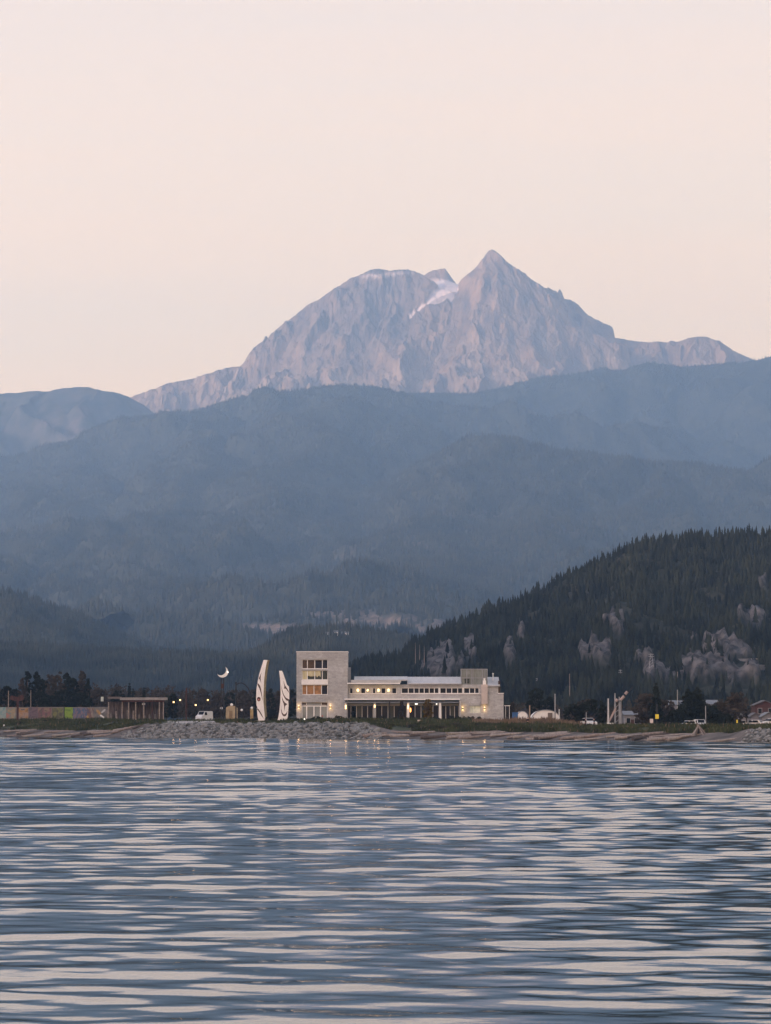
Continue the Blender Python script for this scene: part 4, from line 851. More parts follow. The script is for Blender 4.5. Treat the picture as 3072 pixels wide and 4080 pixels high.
# ------------------------------------------------------------------ trees and shrubs
def leaf_cloud(g, centers, n, size, flat=.55):
    """leaf-sized faces in clumps round the given centres [(x, y, z, r)]"""
    c = np.array(centers); i = g.integers(0, len(c), n); d = g.normal(size=(n, 3)); d /= np.linalg.norm(d, axis=1)[:, None]
    r = c[i, 3] * g.random(n) ** .45; p = c[i, :3] + d * r[:, None] * (1, 1, .8)
    u = g.normal(size=(n, 3)); u /= np.linalg.norm(u, axis=1)[:, None]; v = np.cross(u, g.normal(size=(n, 3))); v /= np.linalg.norm(v, axis=1)[:, None] + 1e-6
    s = (size * (.6 + .8 * g.random(n)))[:, None]
    return np.stack([p - u * s, p + v * s * .6, p + u * s, p - v * s * .6], 1).reshape(-1, 3)
def tree(kind_, px, Y, top, wpx, label, group=None, m=None, seed=0, n=1300, base=None, name=None, dens=1.0):
    g = np.random.default_rng(seed + 900); rr = random.Random(seed); B = GP(px, Y, -.15); H = PZ(top, Y) - B.z; W = wpx * Y / F_PX / 2
    t = thing(name or {'conifer': 'conifer', 'broad': 'broadleaf_tree', 'poplar': 'poplar_tree', 'shrub': 'shrub'}[kind_], label, 'shrub' if kind_ == 'shrub' else 'tree', B, 0, group); m = m or leaf_dark
    tr = MB(); cs = []
    if kind_ == 'conifer':
        tr.tube([(0, 0, 0), (0, 0, H * .96)], [max(.12, H * .018), .03], 6)
        L = 15
        for k in range(L):
            z = H * (.07 + .9 * k / L); R_ = W * (1 - k / L) ** .85 * rr.uniform(.75, 1.15) + .12
            nb = max(4, int(9 * (1 - k / L)) + 3)
            for j in range(nb):
                a = rr.uniform(0, 6.3)
                for q in (.3, .62, .95): cs.append((R_ * q * math.cos(a), R_ * q * math.sin(a), z - R_ * q * .22, .16 * W * (1.1 - .5 * k / L) + .12))
        cs += [(0, 0, H * .98, .12)] * 3; size = .17 + H * .012
    elif kind_ == 'poplar':
        tr.tube([(0, 0, 0), (.1, 0, H * .6), (0, 0, H * .95)], [max(.14, H * .02), H * .012, .03], 6); size = .20 + H * .008
        for k in range(95):
            z = H * (.10 + .89 * rr.random()); e = (1 - abs((z / H - .45) / .58) ** 2.2); R_ = W * max(.12, e); a = rr.uniform(0, 6.3); q = rr.random() ** .6
            if k % 3 == 0: tr.tube([(0, 0, max(.2, z - R_ * 1.2)), (R_ * q * .8 * math.cos(a), R_ * q * .8 * math.sin(a), z)], [.07, .02], 4)
            cs.append((R_ * q * math.cos(a), R_ * q * math.sin(a), z, W * rr.uniform(.12, .28)))
    elif kind_ == 'broad':
        tr.tube([(0, 0, 0), (.1, .05, H * .3), (-.1, 0, H * .55)], [max(.16, H * .03), H * .024, H * .014], 7); size = .20 + H * .008
        for k in range(90):
            a = rr.uniform(0, 6.3); q = rr.random() ** .5; z = H * (.16 + .82 * rr.random()); e = math.sqrt(max(.05, 1 - ((z / H - .52) / .49) ** 2)); R_ = W * e * q
            if k % 5 == 0: tr.tube([(0, 0, H * rr.uniform(.25, .5)), (R_ * .5 * math.cos(a), R_ * .5 * math.sin(a), z * .8), (R_ * math.cos(a), R_ * math.sin(a), z)], [.10, .05, .015], 4)
            cs.append((R_ * math.cos(a), R_ * math.sin(a), z, W * rr.uniform(.10, .26)))
    else:
        for k in range(5): a = rr.uniform(0, 6.3); tr.tube([(0, 0, 0), (W * .4 * math.cos(a), W * .4 * math.sin(a), H * .7)], [.05, .015], 4)
        for k in range(14): a = rr.uniform(0, 6.3); q = rr.random() ** .5; cs.append((W * q * math.cos(a), W * .8 * q * math.sin(a), H * (.18 + .65 * rr.random() * (1 - .5 * q)), min(W, H) * rr.uniform(.25, .42)))
        size = .16
    tr.build('trunk' if kind_ != 'shrub' else 'stems', bark, t)
    V = leaf_cloud(g, cs, int(n * dens), size); o = mesh_np('crown' if kind_ != 'shrub' else 'foliage', V, np.arange(len(V)).reshape(-1, 4), m, False, t)
    return t
# left cluster behind the murals
for i, (k, px, Y, top, w_, m, lab) in enumerate((
    ('poplar', 108, 905, 2676, 52, leaf_dark, 'dark slim-topped tree at the left of the tall group behind the murals'), ('poplar', 143, 910, 2674, 46, leaf_dark, 'dark pointed tree, second from the left in the tall group behind the murals'),
    ('broad', 196, 915, 2688, 80, leaf_brown, 'brownish tree filling the gap in the tall group behind the murals'), ('broad', 226, 903, 2676, 84, leaf_brown, 'broad round-topped tree in the centre of the tall group behind the murals'),
    ('broad', 288, 908, 2700, 64, leaf_dark, 'dark bushy tree right of the broad round-topped tree'), ('poplar', 328, 912, 2676, 62, leaf_brown, 'tall brown tree at the right end of the group behind the murals'),
    ('broad', 250, 898, 2752, 110, leaf_dark, 'low dark bushy tree in front of the tall group behind the murals'), ('broad', 325, 898, 2762, 90, leaf_dark, 'low black-green tree left of the pavilion'), ('broad', 28, 905, 2735, 74, leaf_dark, 'dark tree at the left edge behind the murals'), ('broad', 150, 896, 2760, 90, leaf_dark, 'low dark tree between the timber bird post and the tall group'),
    ('broad', 470, 960, 2752, 70, leaf_dark, 'small dark tree behind the left end of the pavilion roof'), ('broad', 395, 965, 2742, 70, leaf_brown, 'small brown tree left of the pavilion roof'),
    ('broad', 690, 880, 2764, 46, leaf_dark, 'black rounded tree beside two lit lamps at the right of the pavilion'), ('broad', 662, 905, 2770, 44, leaf_green, 'greyish green tree at the right end of the pavilion'),
    ('conifer', 515, 1000, 2722, 24, leaf_dark, 'thin dark conifer rising over the left half of the pavilion roof'), ('conifer', 530, 1010, 2744, 22, leaf_dark, 'small dark conifer beside the thin one over the pavilion'), ('conifer', 573, 1005, 2740, 22, leaf_dark, 'small dark conifer over the middle of the pavilion roof'), ('conifer', 605, 1010, 2752, 24, leaf_brown, 'low brown conifer over the right of the pavilion roof'),
    ('broad', 765, 1000, 2752, 60, leaf_brown, 'hazy brown tree behind the dark post left of the white van'), ('broad', 810, 1010, 2744, 70, leaf_brown, 'hazy brown tree behind the white van'), ('broad', 860, 1000, 2760, 60, leaf_brown, 'hazy brown tree left of the crescent lamp posts'), ('broad', 915, 990, 2760, 60, leaf_dark, 'dark tree behind the tan hut'), ('broad', 970, 985, 2752, 64, leaf_brown, 'brown tree inside the dark arch'),
    ('broad', 1030, 930, 2740, 50, leaf_dark, 'dark tree just left of the taller carved pole'), ('poplar', 1078, 920, 2745, 40, leaf_dark, 'dark tree between the two carved poles, left one'), ('poplar', 1106, 925, 2756, 36, leaf_brown, 'brownish tree between the two carved poles, right one'), ('broad', 1150, 950, 2740, 64, leaf_dark, 'dark tree between the shorter carved pole and the tower'),
    ('poplar', 88, 900, 2700, 40, leaf_brown, 'brown tree left of the slim-topped one in the tall group'), ('broad', 168, 906, 2704, 70, leaf_dark, 'dark tree between the pointed one and the brown filler tree'), ('poplar', 262, 918, 2684, 60, leaf_dark, 'dark narrow tree just right of the broad round-topped tree'), ('poplar', 350, 906, 2705, 36, leaf_dark, 'slim dark tree at the very right end of the tall group'), ('broad', 60, 912, 2745, 60, leaf_dark, 'low dark tree behind the timber bird'), ('broad', 205, 894, 2776, 110, leaf_dark, 'lowest dark thicket-like tree right above the mural wall'),
    # right side
    ('broad', 2140, 760, 2744, 84, leaf_dark, 'dark round tree behind the white arched tents'), ('broad', 2190, 765, 2776, 48, leaf_dark, 'small dark tree right of the tree behind the tents'), ('broad', 2285, 690, 2806, 78, leaf_dark, 'low dark spreading tree left of the white vehicle'), ('broad', 2365, 690, 2788, 110, leaf_dark, 'wide dark round tree over the white vehicle'), ('broad', 2335, 720, 2790, 90, leaf_brown, 'brown-topped tree behind the wide dark one'),
    ('broad', 2575, 700, 2765, 100, leaf_brown, 'brownish bare-looking tree left of the yellow sign'), ('conifer', 2616, 690, 2722, 56, leaf_dark, 'tall dark conifer behind the yellow sign'), ('broad', 2650, 705, 2790, 90, leaf_brown, 'brownish tree right of the yellow sign'),
    ('conifer', 2742, 680, 2746, 128, leaf_dark, 'large black-green conifer, left half of the dark pair'), ('conifer', 2778, 684, 2738, 150, leaf_dark, 'large black-green conifer, right half of the dark pair'), ('broad', 2690, 676, 2834, 80, leaf_dark, 'low black shrubby tree at the left foot of the large conifers'), ('broad', 2830, 676, 2812, 90, leaf_dark, 'dark round tree at the right foot of the large conifers'), ('broad', 2872, 690, 2800, 80, leaf_brown, 'brown tree right of the large conifers'), ('broad', 2935, 720, 2760, 110, leaf_brown, 'tall hazy brown tree near the dark red house'), ('broad', 2895, 670, 2848, 70, leaf_dark, 'low dark bush-like tree left of the yellow post'),
    ('poplar', 2040, 790, 2800, 30, leaf_brown, 'slim brown tree beside the blue box'), ('broad', 1408, 739, 2815, 16, leaf_dark, 'small dark upright tree at the tower corner'), ('broad', 1705, 729, 2788, 38, material('yellowing_leaves', (.16, .115, .035), (.07, .05, .02), .9, .5, 5, .1), 'small yellowing tree in front of the ground-floor glazing'), ('poplar', 1600, 730, 2796, 20, leaf_brown, 'thin brown young tree in front of the awnings'))):
    nn = {'conifer': 3600, 'broad': 2600, 'poplar': 2300}[k]
    if lab.startswith('large black'): nn = 5200
    tree(k, px, Y, top, w_, lab, None, m, 40 + i, nn, dens=1.15)
rr = random.Random(51)
for k in range(34):                                                # planted shrubs before the building and the poles
    px = 1010 + (1930 - 1010) * (k + rr.uniform(-.3, .3)) / 34; Y = 745 - rr.uniform(6, 26); top = 2869 - rr.uniform(8, 26)
    tree('shrub', px, Y, top, rr.uniform(22, 44), 'dark clipped shrub in the planting before the building and carved poles', 'shrubs before the building', rr.choice((leaf_dark, leaf_dark, leaf_green)), 200 + k, 260)
for k in range(16):
    px = 1480 + rr.uniform(0, 1) * 560; tree('shrub', px, float(shore_Y(px)) + rr.uniform(20, 34), PZ and 2896 - rr.uniform(6, 22), rr.uniform(24, 46), 'loose green shrub on the bank below the long wing', 'shrubs on the bank', rr.choice((leaf_green, leaf_brown)), 260 + k, 240)
for k in range(18):
    px = rr.uniform(2060, 3060); tree('shrub', px, float(shore_Y(px)) + rr.uniform(40, 80), 2896 - rr.uniform(4, 16), rr.uniform(30, 60), 'low dark shrub on the green strip at the right', 'shrubs on the right bank', rr.choice((leaf_green, leaf_dark)), 300 + k, 220)
for k in range(16):
    px = rr.uniform(60, 660); tree('shrub', px, float(shore_Y(px)) + rr.uniform(34, 52), 2880 - rr.uniform(4, 18), rr.uniform(26, 50), 'low dark shrub below the mural wall and pavilion', 'shrubs below the murals', rr.choice((leaf_green, leaf_dark)), 340 + k, 220)
# a belt of mixed low trees behind the left shore
xs = []; rr = random.Random(52)
g = np.random.default_rng(53); n = 420; px = g.uniform(-60, 1180, n); Y = g.uniform(1020, 1150, n); X = (px - 1536) / F_PX * Y; Z = np.full(n, 4.4)
V = []
for i in range(n):
    h = g.uniform(5.5, 12.5) * (1.0 if px[i] < 700 else .92); cs = [(X[i] + g.normal(0, 1.1), Y[i] + g.normal(0, 1), Z[i] + h * g.uniform(.25, .9), g.uniform(.6, 1.3)) for _ in range(11)]; V.append(leaf_cloud(g, cs, 190, .34))
V = np.concatenate(V); kind(mesh_np('treeline', V, np.arange(len(V)).reshape(-1, 4), leaf_brown), 'stuff', 'far low belt of brown trees behind the left shore')
g = np.random.default_rng(54); n = 300; px = g.uniform(1960, 3150, n); Y = g.uniform(820, 1000, n); X = (px - 1536) / F_PX * Y; V = []
for i in range(n):
    h = g.uniform(2.5, 7.0); cs = [(X[i] + g.normal(0, 1.0), Y[i] + g.normal(0, 1), 3.2 + h * g.uniform(.1, .9), g.uniform(.5, 1.1)) for _ in range(7)]; V.append(leaf_cloud(g, cs, 110, .26))
V = np.concatenate(V); kind(mesh_np('treeline', V, np.arange(len(V)).reshape(-1, 4), leaf_brown), 'stuff', 'low brushy belt at the foot of the bluff')

# ------------------------------------------------------------------ left shore: murals, pavilion, timber post, lamps
def mural_mat(i, cols):
    m = bpy.data.materials.new('mural_paint'); m.use_nodes = True; n = m.node_tree; b = n.nodes['Principled BSDF']; b.inputs['Roughness'].default_value = .7
    t = n.nodes.new('ShaderNodeTexCoord'); a = n.nodes.new('ShaderNodeTexNoise'); a.inputs['Scale'].default_value = .55; a.inputs['Detail'].default_value = 4; a.inputs['Distortion'].default_value = 1.6
    mp_ = n.nodes.new('ShaderNodeMapping'); mp_.inputs['Location'].default_value = (i * 3.7, 0, i * 1.9); n.links.new(t.outputs['Object'], mp_.inputs[0]); n.links.new(mp_.outputs[0], a.inputs['Vector'])
    r_ = n.nodes.new('ShaderNodeValToRGB'); r_.color_ramp.interpolation = 'EASE'; n.links.new(a.outputs['Fac'], r_.inputs[0])
    e = r_.color_ramp.elements; e[0].position = .32; cols = [tuple(v * .55 for v in c) for c in cols]; e[0].color = (*cols[0], 1); e[1].position = .68; e[1].color = (*cols[-1], 1)
    for k, c in enumerate(cols[1:-1]): q = e.new(.32 + .36 * (k + 1) / (len(cols) - 1)); q.color = (*c, 1)
    n.links.new(r_.outputs[0], b.inputs['Base Color']); return m
def build_left():
    Y = 868; B = GP(-50, Y); s = Y / F_PX; zt = PZ(2817, Y) - B.z; zb = PZ(2862, Y) - B.z
    t = thing('mural_wall', 'long low wall painted with colourful mural panels on the left shore', 'wall', B)
    MB().box(0, 480 * s, .06, .4, -.5, zt).build('wall_backing', material('rough_concrete', (.20, .19, .18), (.12, .115, .11), .9, 1, 6), t)
    pan = [(-50, 24, ((.20, .42, .46), (.42, .52, .50), (.30, .24, .12))), (24, 61, ((.40, .46, .42), (.50, .36, .20), (.22, .34, .34), (.55, .25, .20))), (68, 112, ((.12, .09, .07), (.50, .26, .07), (.46, .34, .28), (.10, .10, .09))), (114, 150, ((.13, .09, .12), (.20, .14, .17), (.09, .08, .09))), (150, 205, ((.10, .08, .08), (.34, .25, .18), (.26, .12, .14), (.12, .12, .10))), (207, 250, ((.09, .09, .07), (.12, .12, .08), (.24, .26, .08), (.10, .09, .09))),
           (252, 290, ((.16, .30, .03), (.30, .48, .06), (.10, .14, .05))), (290, 345, ((.04, .08, .24), (.12, .20, .34), (.30, .22, .26), (.06, .12, .28), (.50, .48, .36))), (345, 372, ((.40, .26, .10), (.22, .13, .14), (.10, .12, .20)))]
    for i, (a, b_, c) in enumerate(pan): MB().box((a + 50) * s, (b_ + 50) * s - .04, -.0, .056, zb, zt - .05 - .12 * (i % 3)).build('mural_panel', mural_mat(i, c), t)
    # leaning carved boards right of the murals
    for (x0, y0, x1, y1, w_, mt, lab) in ((360, 2812, 376, 2884, 8, grey_wood, 'tall grey pointed paddle leaning before the mural wall'), (352, 2870, 347, 2850, 8, material('ochre_paint', (.40, .27, .10), None, .8, 1, 3), 'short ochre leaning board at the end of the murals'), (384, 2826, 400, 2848, 11, material('gold_brown_paint', (.42, .28, .12), (.2, .12, .05), .8, .9, 4), 'gold and brown curved board right of the grey paddle'), (396, 2846, 416, 2862, 7, white_paint, 'white board slanting down to the right of the gold one'), (402, 2842, 420, 2826, 7, material('grey_white_paint', (.48, .48, .50), None, .8, 1, 3), 'grey white board slanting up beside the pavilion'), (430, 2828, 434, 2872, 12, grey_wood, 'broad grey upright plank at the left wall of the pavilion')):
        p0, p1 = P(x0, y0, 862), P(x1, y1, 862); d = p1 - p0; L_ = float(np.hypot(d[0], d[2])); nx, nz = -d[2] / L_, d[0] / L_; h = w_ * 862 / F_PX / 2
        poly = [(0, 0), (d[0] * .3 + nx * h, d[2] * .3 + nz * h), (d[0] * .85 + nx * h, d[2] * .85 + nz * h), (d[0], d[2]), (d[0] * .85 - nx * h, d[2] * .85 - nz * h), (d[0] * .3 - nx * h, d[2] * .3 - nz * h)]
        tag(MB().prism(poly, 0, (0, .18, 0)).build('carved_board', mt, None, p0), lab, 'carving')
    # dark timber post with a spread bird on top
    Yp = 846; B = GP(70, Yp); s = Yp / F_PX; H = PZ(2790, Yp) - B.z; t = thing('bird_post', 'tall dark red post topped by a wide spread-winged timber bird at the left', 'sculpture', B)
    MB().box(-4 * s, 4 * s, -.25, .25, -.4, H).build('post', dark_wood, t)
    zz = lambda py: PZ(py, Yp) - B.z; xx = lambda q: (q - 70) * s
    MB().prism([(xx(38), zz(2786)), (xx(48), zz(2790)), (xx(60), zz(2793)), (xx(80), zz(2793)), (xx(90), zz(2790)), (xx(95), zz(2784)), (xx(93), zz(2772)), (xx(86), zz(2768)), (xx(78), zz(2775)), (xx(68), zz(2777)), (xx(58), zz(2775)), (xx(50), zz(2771)), (xx(41), zz(2772))][::-1], -.35, (0, .7, 0)).build('spread_bird', dark_wood, t)
    # pavilion
    Y = 850; B = GP(430, Y); s = Y / F_PX; xx = lambda q: (q - 430) * s; zz = lambda py: PZ(py, Y) - B.z
    t = thing('pavilion', 'open brown pavilion with a pale flat roof edge left of the gravel ramp', 'building', B)
    MB().box(xx(430), xx(645), 4.0, 4.3, -.2, zz(2795)).build('back_wall', material('brown_grey_boards', (.11, .088, .08), (.04, .033, .03), .9, .9, 7, stretch=(5, 1, .6)), t)
    MB().box(xx(478), xx(662), -.5, 5, zz(2789), zz(2779)).build('roof', material('pale_roof_edge', (.28, .262, .255), (.20, .188, .182), .8, .8, 4), t)
    MB().box(xx(484), xx(655), -.25, -.05, zz(2797), zz(2790)).build('roof_beam', dark_wood, t)
    MB().box(xx(428), xx(480), .2, 4.8, zz(2784), zz(2776)).build('side_roof', material('brown_grey_roof', (.14, .12, .115), None, .9, 1, 4), t)
    for q in (432, 486, 512, 540, 572, 606, 634, 650): MB().box(xx(q) - .14, xx(q) + .14, .05, .33, -.3, zz(2797)).build('post', dark_wood if q in (606,) else grey_wood, t)
    rr = random.Random(61)
    for k in range(9):
        q = 440 + k * 22; MB().tube([(xx(q), 2.0, -.3), (xx(q) + rr.uniform(-.3, .3), 2.0, zz(2862 - rr.uniform(8, 34)))], [.35, .22], 7).build('carved_figure', rr.choice((grey_wood, material('grey_brown_stone', (.20, .18, .17), (.11, .10, .095), .9, 1, 5))), t)
    MB().box(xx(565), xx(577), .5, .6, zz(2808), zz(2802)).build('pale_sign', white_paint, t)
    MB().box(xx(397), xx(408), 3, 3.1, zz(2794), zz(2776)).build('pale_banner', material('pale_green_cloth', (.50, .56, .52), None, .8, 1, 2), t)
    # posts, lamps, signs: small upright things
    def post(px, Y, top, r, mt, label, name='post', cat='post', base=None):
        B = GP(px, Y); return tag(MB().tube([(0, 0, -.3), (0, 0, PZ(top, Y) - B.z)], [r, r * .8], 7).build(name, mt, None, B), label, cat)
    post(255, 852, 2816, .16, black_metal, 'thin black post standing before the mural wall')
    post(650, 880, 2742, .14, black_metal, 'thin dark pole at the right end of the pavilion roof', 'pole', 'pole'); post(742, 860, 2742, .24, dark_wood, 'thick dark timber pole left of the white van', 'pole', 'pole'); post(790, 905, 2736, .13, black_metal, 'thin dark pole behind the white van', 'pole', 'pole')
    post(33, 870, 2752, .16, grey_wood, 'pale grey pole at the far left before the murals', 'pole', 'pole'); post(122, 890, 2750, .12, grey_wood, 'pale grey pole rising over the murals', 'pole', 'pole')
    def lamp(px, Y, py, label, pw, sz=.22):
        B = GP(px, Y); h = PZ(py, Y) - B.z; t = thing('street_lamp', label, 'lamp', B)
        MB().tube([(0, 0, -.3), (0, 0, h + .1), (0, -.5, h + .25)], [.09, .06, .05], 6).build('pole', black_metal, t)
        hd = MB().box(-.22, .22, -.85, -.35, h + .16, h + .28).build('lamp_head', black_metal, t); MB().ball((0, -.6, h), sz, 8, 6).build('lamp_glass', lamp_glow, hd)
        ld = bpy.data.lights.new('street_light', 'POINT'); ld.energy = pw; ld.color = (1, .62, .26); ld.shadow_soft_size = sz; lo = link(bpy.data.objects.new('street_light', ld)); lo.parent = t; lo.location = (0, -1.0, h - .3)
    lamp(692, 866, 2797, 'lit street lamp before the black rounded tree, the lower of two', 30); lamp(718, 872, 2789, 'lit street lamp right of the black rounded tree, the higher of two', 30)
    lamp(780, 850, 2809, 'lit low street lamp left of the white van', 25); lamp(828, 880, 2789, 'lit street lamp above the white van', 30)
    # crescent lamp on a twin post
    Y = 745; B = GP(886, Y); s = Y / F_PX; zz = lambda py: PZ(py, Y) - B.z; t = thing('crescent_lamp', 'glowing crescent moon sculpture on a tall dark twin post', 'sculpture', B)
    for q in (-5, 5): MB().box(q * s - .11, q * s + .11, -.11, .11, -.4, zz(2702)).build('post', black_metal, t)
    MB().box(-.24, .24, -.2, .2, zz(2743), zz(2724)).build('collar', dark_wood, t)
    c = ((886 - 886) * s, zz(2677)); Ro = 22.5 * s; poly = []
    for k in range(25): a = math.radians(-158 + (60 + 158) * k / 24); poly.append((c[0] + Ro * math.cos(a), c[1] + Ro * math.sin(a)))
    ci = (c[0] - 7.2 * s, c[1] + 6.4 * s); a0 = math.atan2(poly[-1][1] - ci[1], poly[-1][0] - ci[0]); a1 = math.atan2(poly[0][1] - ci[1], poly[0][0] - ci[0]); r0 = math.hypot(poly[-1][0] - ci[0], poly[-1][1] - ci[1]); r1 = math.hypot(poly[0][0] - ci[0], poly[0][1] - ci[1])
    for k in range(1, 24): f = k / 24; a = a0 + (a1 - a0) * f; q = r0 + (r1 - r0) * f - 1.2 * s * math.sin(math.pi * f); poly.append((ci[0] + q * math.cos(a), ci[1] + q * math.sin(a)))
    MB().prism(poly, -.18, (0, .36, 0)).build('crescent', material('crescent_metal', (.70, .69, .66), (.60, .59, .57), .35, 1.5, 3, .5, emit=(1, .93, .82), estr=.06), t)
    MB().ball((c[0] + Ro * .93, -.25, c[1] - Ro * .05), .16, 8, 5).build('lamp_glass', lamp_white, t)
    # dark arch
    Y = 790; B = GP(940, Y); s = Y / F_PX; zz = lambda py: PZ(py, Y) - B.z; t = thing('arch', 'dark curved arch with a straight left post beyond the crescent lamp', 'arch', B)
    MB().tube([(0, 0, -.4), (0, 0, zz(2722))], [.18, .15], 7).ball((0, 0, zz(2721)), .24, 7, 5).build('post', black_metal, t)
    MB().tube([(0, 0, zz(2730)), (10 * s, 0, zz(2722)), (22 * s, 0, zz(2721)), (36 * s, 0, zz(2728)), (48 * s, 0, zz(2742)), (57 * s, 0, zz(2762)), (61 * s, 0, zz(2790)), (61 * s, 0, -.4)], .13, 7).build('curved_rib', black_metal, t)
    # gravel ramp
    V = []; Fx = []
    cols = np.linspace(668, 862, 24); rows = np.linspace(17, 120, 20)
    for i, o_ in enumerate(rows):
        for j, q in enumerate(cols):
            qq = q if i else q; Y_ = float(shore_Y(qq)) + o_; p = GP(qq, Y_, .12 + .02 * math.sin(j * 2.1 + i)); V.append(p[:])
    kind(mesh_np('path', np.array(V), grid_faces(len(rows), len(cols)), gravel_path, True), 'structure', 'pale gravel ramp')
    # tan hut and pale round things beside it
    Y = 800; B = GP(922, Y); s = Y / F_PX; zz = lambda py: PZ(py, Y) - B.z; t = thing('hut', 'small tan hut with a pale round cowl left of the carved poles', 'hut', B)
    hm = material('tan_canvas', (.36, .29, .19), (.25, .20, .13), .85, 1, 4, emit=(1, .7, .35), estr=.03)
    MB().prism([(-23 * s, -.3), (23 * s, -.3), (23 * s, zz(2822)), (15 * s, zz(2813)), (-12 * s, zz(2813)), (-22 * s, zz(2820))], 0, (0, 2.4, 0)).build('body', hm, t)
    MB().ball((0, .8, zz(2808)), 6 * s, 9, 6).build('cowl', white_paint, t); MB().box(-9 * s, 4 * s, -.03, -.003, -.1, zz(2832)).build('door', material('tan_door', (.24, .17, .10), None, .8, 1, 3), t)
    for (px, py, r, lab) in ((963, 2829, 5, 'small white globe on a short post right of the tan hut'), (882, 2822, 5.5, 'small white globe between the crescent lamp posts and the hut')):
        B = GP(px, 795); h = PZ(py, 795) - B.z; t = thing('globe_lamp', lab, 'lamp', B); MB().tube([(0, 0, -.2), (0, 0, h)], .07, 6).build('pole', black_metal, t); MB().ball((0, 0, h), r * 795 / F_PX, 9, 6).build('globe', white_paint, t)
    B = GP(1003, 790); s = 790 / F_PX; zz = lambda py: PZ(py, 790) - B.z; t = thing('marker_column', 'short ochre column with a white cap beside the taller carved pole', 'column', B)
    MB().box(-6 * s, 6 * s, -.3, .3, -.3, zz(2826)).build('shaft', material('ochre_stone', (.42, .32, .16), (.26, .19, .10), .85, 1.2, 4), t); MB().ball((0, 0, zz(2821)), 5.5 * s, 9, 6).build('cap', white_paint, t)
    return lamp, post
LAMP, POST = build_left()

# ------------------------------------------------------------------ vehicles
car_white = material('white_car_paint', (.56, .57, .58), (.52, .53, .54), .3, .5, 2, .5); car_grey = material('silver_car_paint', (.48, .49, .51), (.44, .45, .47), .25, .5, 2, .5)
tyre = material('tyre_rubber', (.02, .02, .02), None, .9, 2, 2); head_glass = material('headlight_glass', (.75, .76, .78), None, .1, 1, 1, .5); tail_red = material('tail_light', (.35, .03, .02), None, .3, 1, 1, .5)
def vehicle(label, loc, rotz, L, W, H, kind_, paint):
    """side profile swept across the width; x forward"""
    t = thing({'car': 'parked_car', 'van': 'parked_van'}[kind_], label, kind_, loc, rotz); a = L / 2
    if kind_ == 'van': prof = [(-a, .35), (-a, H * .95), (-a + .15, H), (a * .42, H), (a * .66, H * .62), (a * .97, H * .50), (a, H * .40), (a, .35)]; wz = (H * .60, H * .90)
    else: prof = [(-a, .32), (-a * .98, H * .60), (-a * .80, H * .66), (-a * .62, H * .96), (-a * .45, H), (a * .12, H), (a * .42, H * .66), (a * .92, H * .56), (a, H * .42), (a, .32)]; wz = (H * .66, H * .93)
    m = MB(); n = len(prof); h = W / 2
    p0 = [(x, -h * (1 if z < H * .66 else .86), z) for x, z in prof]; p1 = [(x, -y, z) for x, y, z in p0]
    m._add(p0 + p1, [tuple(range(n - 1, -1, -1)), tuple(range(n, 2 * n))] + [(i, (i + 1) % n, n + (i + 1) % n, n + i) for i in range(n)]); m.build('body', paint, t)
    for sy in (-1, 1):
        y = sy * h * .93; g_ = MB()
        xs = ((-a * .55, -a * .02), (a * .02, a * .34)) if kind_ == 'car' else ((a * .08, a * .46),)
        for x0, x1 in xs: g_.prism([(x0 - .1, wz[0]), (x1 + .12, wz[0]), (x1 - .05, wz[1]), (x0 + .12, wz[1])], y - sy * .02, (0, sy * .10, 0))
        g_.build('side_window', glass, t)
        for x in (-a * .62, a * .62):
            w_ = MB().tube([(x, sy * (h - .2), .33), (x, sy * (h + .02), .33)], .33, 12).build('wheel', tyre, t); MB().tube([(x, sy * (h + .021), .33), (x, sy * (h + .035), .33)], .19, 10).build('rim', car_grey, w_)
        MB().box(a - .22, a + .015, sy * h * .78 - .16, sy * h * .78 + .16, H * .43, H * .52).build('headlight', head_glass, t); MB().box(-a - .015, -a + .1, sy * h * .8 - .12, sy * h * .8 + .12, H * .5, H * .62).build('tail_light', tail_red, t)
    xa, za, xb, zb = ((a * .44, H * .96, a * .645, H * .64) if kind_ == 'van' else (a * .15, H * .95, a * .40, H * .69)); k = h * .78
    MB()._add([(xa + .03, -k, za + .02), (xb + .03, -k, zb + .02), (xb + .03, k, zb + .02), (xa + .03, k, za + .02), (xa - .02, -k, za - .03), (xb - .02, -k, zb - .03), (xb - .02, k, zb - .03), (xa - .02, k, za - .03)], [(0, 1, 2, 3), (4, 7, 6, 5), (0, 4, 5, 1), (1, 5, 6, 2), (2, 6, 7, 3), (3, 7, 4, 0)]).build('windscreen', glass, t)
    xa, za, xb, zb = ((-a - .0, H * .9, -a - .0, H * .6) if kind_ == 'van' else (-a * .64, H * .93, -a * .80, H * .69))
    MB()._add([(xa - .03, -k, za), (xb - .03, -k, zb), (xb - .03, k, zb), (xa - .03, k, za), (xa + .03, -k, za), (xb + .03, -k, zb), (xb + .03, k, zb), (xa + .03, k, za)], [(3, 2, 1, 0), (4, 5, 6, 7), (0, 1, 5, 4), (1, 2, 6, 5), (2, 3, 7, 6), (3, 0, 4, 7)]).build('rear_window', glass, t)
    MB().box(-a - .04, a + .04, -h * .9, h * .9, .26, .345).build('bumper', black_metal, t); return t
vehicle('white van facing the water between the lamps and the crescent post', GP(814, 840, .15), R(-122), 5.0, 2.0, 2.5, 'van', car_white)
vehicle('white vehicle with two dark figures beside it under the round trees', GP(2346, 648, .02), R(-70), 4.3, 1.8, 1.75, 'car', car_white)
vehicle('white hatchback parked before the large dark conifers', GP(2740, 640, -.25), R(205), 3.9, 1.75, 1.5, 'car', car_white)
vehicle('small white van right of the white hatchback', GP(2788, 650, -.3), R(-82), 4.2, 1.7, 1.8, 'van', car_white)
